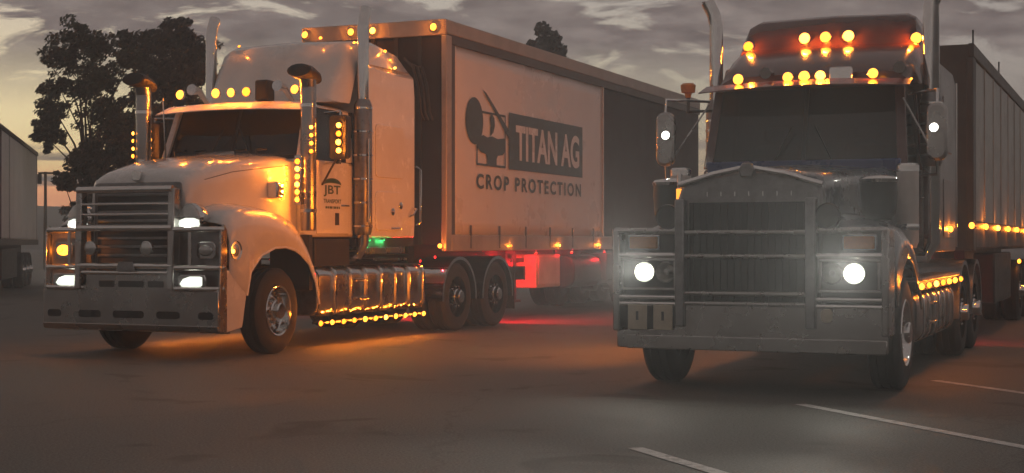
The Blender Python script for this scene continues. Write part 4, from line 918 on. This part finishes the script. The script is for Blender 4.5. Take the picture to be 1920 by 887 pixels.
    stack(o, 1.16, 3.22, 1.2, 2.15, 2.93, 4.12, 0.085, 0.115, (0.14, 0.0))
    # mirrors with white work lamps
    for sx, x in ((-1, -1.40), (1, 1.36)):
        mr = MB().prism(rounded(x-0.10, x+0.10, 2.15, 2.72, 0.09), 'y', 2.06, 2.16).build('mirror', 'alloy', o, bevel=0.03)
        MB().prism(rounded(x-0.085, x+0.085, 2.17, 2.70, 0.08), 'y', 2.161, 2.165).build('mirror_glass', 'mirror_glass', mr)
        for z0, z1 in ((2.70, 2.85), (2.18, 2.02)): MB().tube([(x, 2.1, z0), (x, 2.12, z1), (sx*1.04, 2.5, z1)], 0.015, 8).build('mirror_arm', 'chrome', mr)
        MB().tube([(sx*1.0, 2.35, 2.80), (x, 2.15, 2.15)], 0.010, 6).build('mirror_brace', 'alloy', mr)
        lamp(o, (x-0.02*sx, 2.06, 2.47), (0, -1, 0), 0.042, 'white', 5.0, 'white_lit', 'mirror_lamp')
    bc = MB().lathe([(0, 0.03), (0.05, 0.04), (0.06, 0.075), (0.14, 0.085), (0.16, 0.06), (0.162, 0.002)], (-1.42, 3.0, 2.95), axis='z', n=18, cap=True).build('beacon', 'lens_amber_off', o)
    MB().tube([(-1.42, 3.0, 2.78), (-1.42, 3.0, 2.96)], 0.02, 8).build('beacon_post', 'black_steel', bc); MB().tube([(-1.42, 3.0, 2.80), (-1.04, 3.05, 2.80)], 0.016, 8).build('beacon_arm', 'black_steel', bc)
    # tank and lit step row
    for sx in (-1, 1):
        fuel_tank(o, sx, 2.1, 4.9, 0.36, 0.86, 0.60, 1.18, 'dull_metal')
        MB().box(*sorted((sx*0.95, sx*1.245)), 1.70, 5.05, 0.975, 1.01).build('step_rail', 'dull_metal', o, bevel=0.006)
        for k in range(7):
            l = lamp(o, (sx*1.245, 1.78+k*0.537, 0.93), (sx, -0.9, 0) if sx > 0 else (sx, 0, 0.2), 0.030, power=1.4)
            if sx < 0: spot(o, (sx*1.31, 1.78+k*0.537, 0.95), (-1, 0.5, 0.04), 135, 'amber', 115, 1.0, 0.03)
        MB().box(*sorted((sx*0.95, sx*1.2)), 1.75, 5.0, 0.88, 0.974).build('lamp_fascia', 'black_steel', o)
        for x in (0.75, 0.98): lamp(o, (sx*x, 7.63, 0.86), (0, 1, 0), 0.05, 'red', 4.0, 'red_lit', 'tail_lamp')
    MB().box(-1.2, 1.2, 7.55, 7.62, 0.74, 0.98).build('tail_bar', 'black_steel', o)
    lamp(o, (1.215, 4.30, 1.50), (1, -0.9, 0), 0.035, power=2.0)
    MB().prism([(-0.45, 5.7), (0.45, 5.7), (0.45, 6.4), (0.15, 6.9), (-0.15, 6.9), (-0.45, 6.4)], 'z', 1.06, 1.16).build('fifth_wheel', 'black_steel', o)
    return o
dark_truck()

def grey_trailer():
    o = thing('semi_trailer', 'grey panel-sided trailer with amber side lamps behind the dark truck', 'trailer', OR, -TH)
    t0, t1, zb, zt = 6.42, 19.2, 1.62, 3.83
    MB().box(-1.2, 1.2, t0, t0+0.06, 1.25, zt).build('front_wall', 'dark_rail', o)
    MB().box(-1.22, 1.22, t0, t1, zt-0.05, zt).build('roof', 'dark_rail', o)
    MB().box(-1.2, 1.2, t1-0.06, t1, 1.25, zt-0.06).build('rear_wall', 'dark_rail', o)
    MB().box(-1.2, 1.2, t0+0.07, t1-0.07, 1.25, 1.40).build('deck', 'black_steel', o)
    for sx in (-1, 1):
        MB().box(*sorted((sx*1.19, sx*1.262)), t0-0.01, t1, zt-0.16, zt+0.012).build('roof_rail', 'dark_rail', o, bevel=0.012)
        MB().box(*sorted((sx*1.17, sx*1.256)), t0-0.01, t0+0.30, 1.25, zt-0.162).build('corner_post', 'dark_rail', o, bevel=0.012)
        MB().box(*sorted((sx*1.17, sx*1.256)), t0+0.302, t1, 1.28, zb).build('side_rail', 'dark_rail', o, bevel=0.012)
        t = t0+0.31; k = 0
        while t < t1-0.2:
            w = min(1.16, t1-0.05-t)
            MB().box(*sorted((sx*1.18, sx*(1.236+0.004*(k % 2)))), t, t+w, zb+0.002, zt-0.164).build('side_panel', 'trailer_wall', o, bevel=0.006)
            MB().box(*sorted((sx*1.19, sx*1.252)), t+w+0.003, t+w+0.047, zb+0.002, zt-0.164).build('side_post', 'pale_paint', o)
            t += w+0.05; k += 1
        for k in range(7): lamp(o, (sx*1.258, 6.05+k*1.72, 1.56), (sx, -1.1, 0), 0.040, power=2.4 if sx > 0 else 7.0)
    lamp(o, (1.2, 14.1, 1.03), (1, -1, 0), 0.035, power=1.0)
    b = MB()
    for sx in (-1, 1): b.box(sx*0.5-0.05, sx*0.5+0.05, 5.9, 18.4, 1.0, 1.25)
    b.build('chassis_frame', 'black_steel', o)
    for t in (14.4, 15.7, 17.0):
        axle(o, t)
        for sx in (-1, 1): wheel(o, sx*1.07, t, sx, dual=True, deep=True)
    for sx in (-1, 1):
        leg = MB().box(*sorted((sx*0.72, sx*0.86)), 9.0, 9.14, 0.35, 1.24).build('landing_leg', 'black_steel', o); MB().box(*sorted((sx*0.66, sx*0.92)), 8.94, 9.2, 0.32, 0.36).build('foot', 'black_steel', leg)
        MB().box(*sorted((sx*0.9, sx*1.2)), 9.8, 12.6, 0.45, 1.2).build('pallet_box', 'black_steel', o, bevel=0.03)
    for t, z in ((6.9, zt+0.02), (10.5, zt+0.02)): MB().tube([(1.2, t, z-0.02), (1.2, t, z+0.22)], 0.012, 6).build('roof_pin', 'black_steel', o)
grey_trailer()

# ------------------------------------------------------------------ fog volume added for lamp glow and a pale veil
def veil_haze():
    b = MB().box(-440, 440, -440, 440, -2.0, 15.0); o = b.build('veil_haze', None, smooth=0); o['kind'] = 'stuff'
    m = bpy.data.materials.new('veil_haze'); m.use_nodes = True; nt = m.node_tree; nt.nodes.clear()
    out = nt.nodes.new('ShaderNodeOutputMaterial')
    v = node(nt, 'ShaderNodeVolumePrincipled', inp={'Color': (0.90, 0.94, 1.0, 1), 'Density': VEIL_DENSITY, 'Anisotropy': 0.6})
    nt.links.new(v.outputs[0], out.inputs['Volume']); o.data.materials.append(m)
if VEIL_DENSITY > 0: veil_haze()
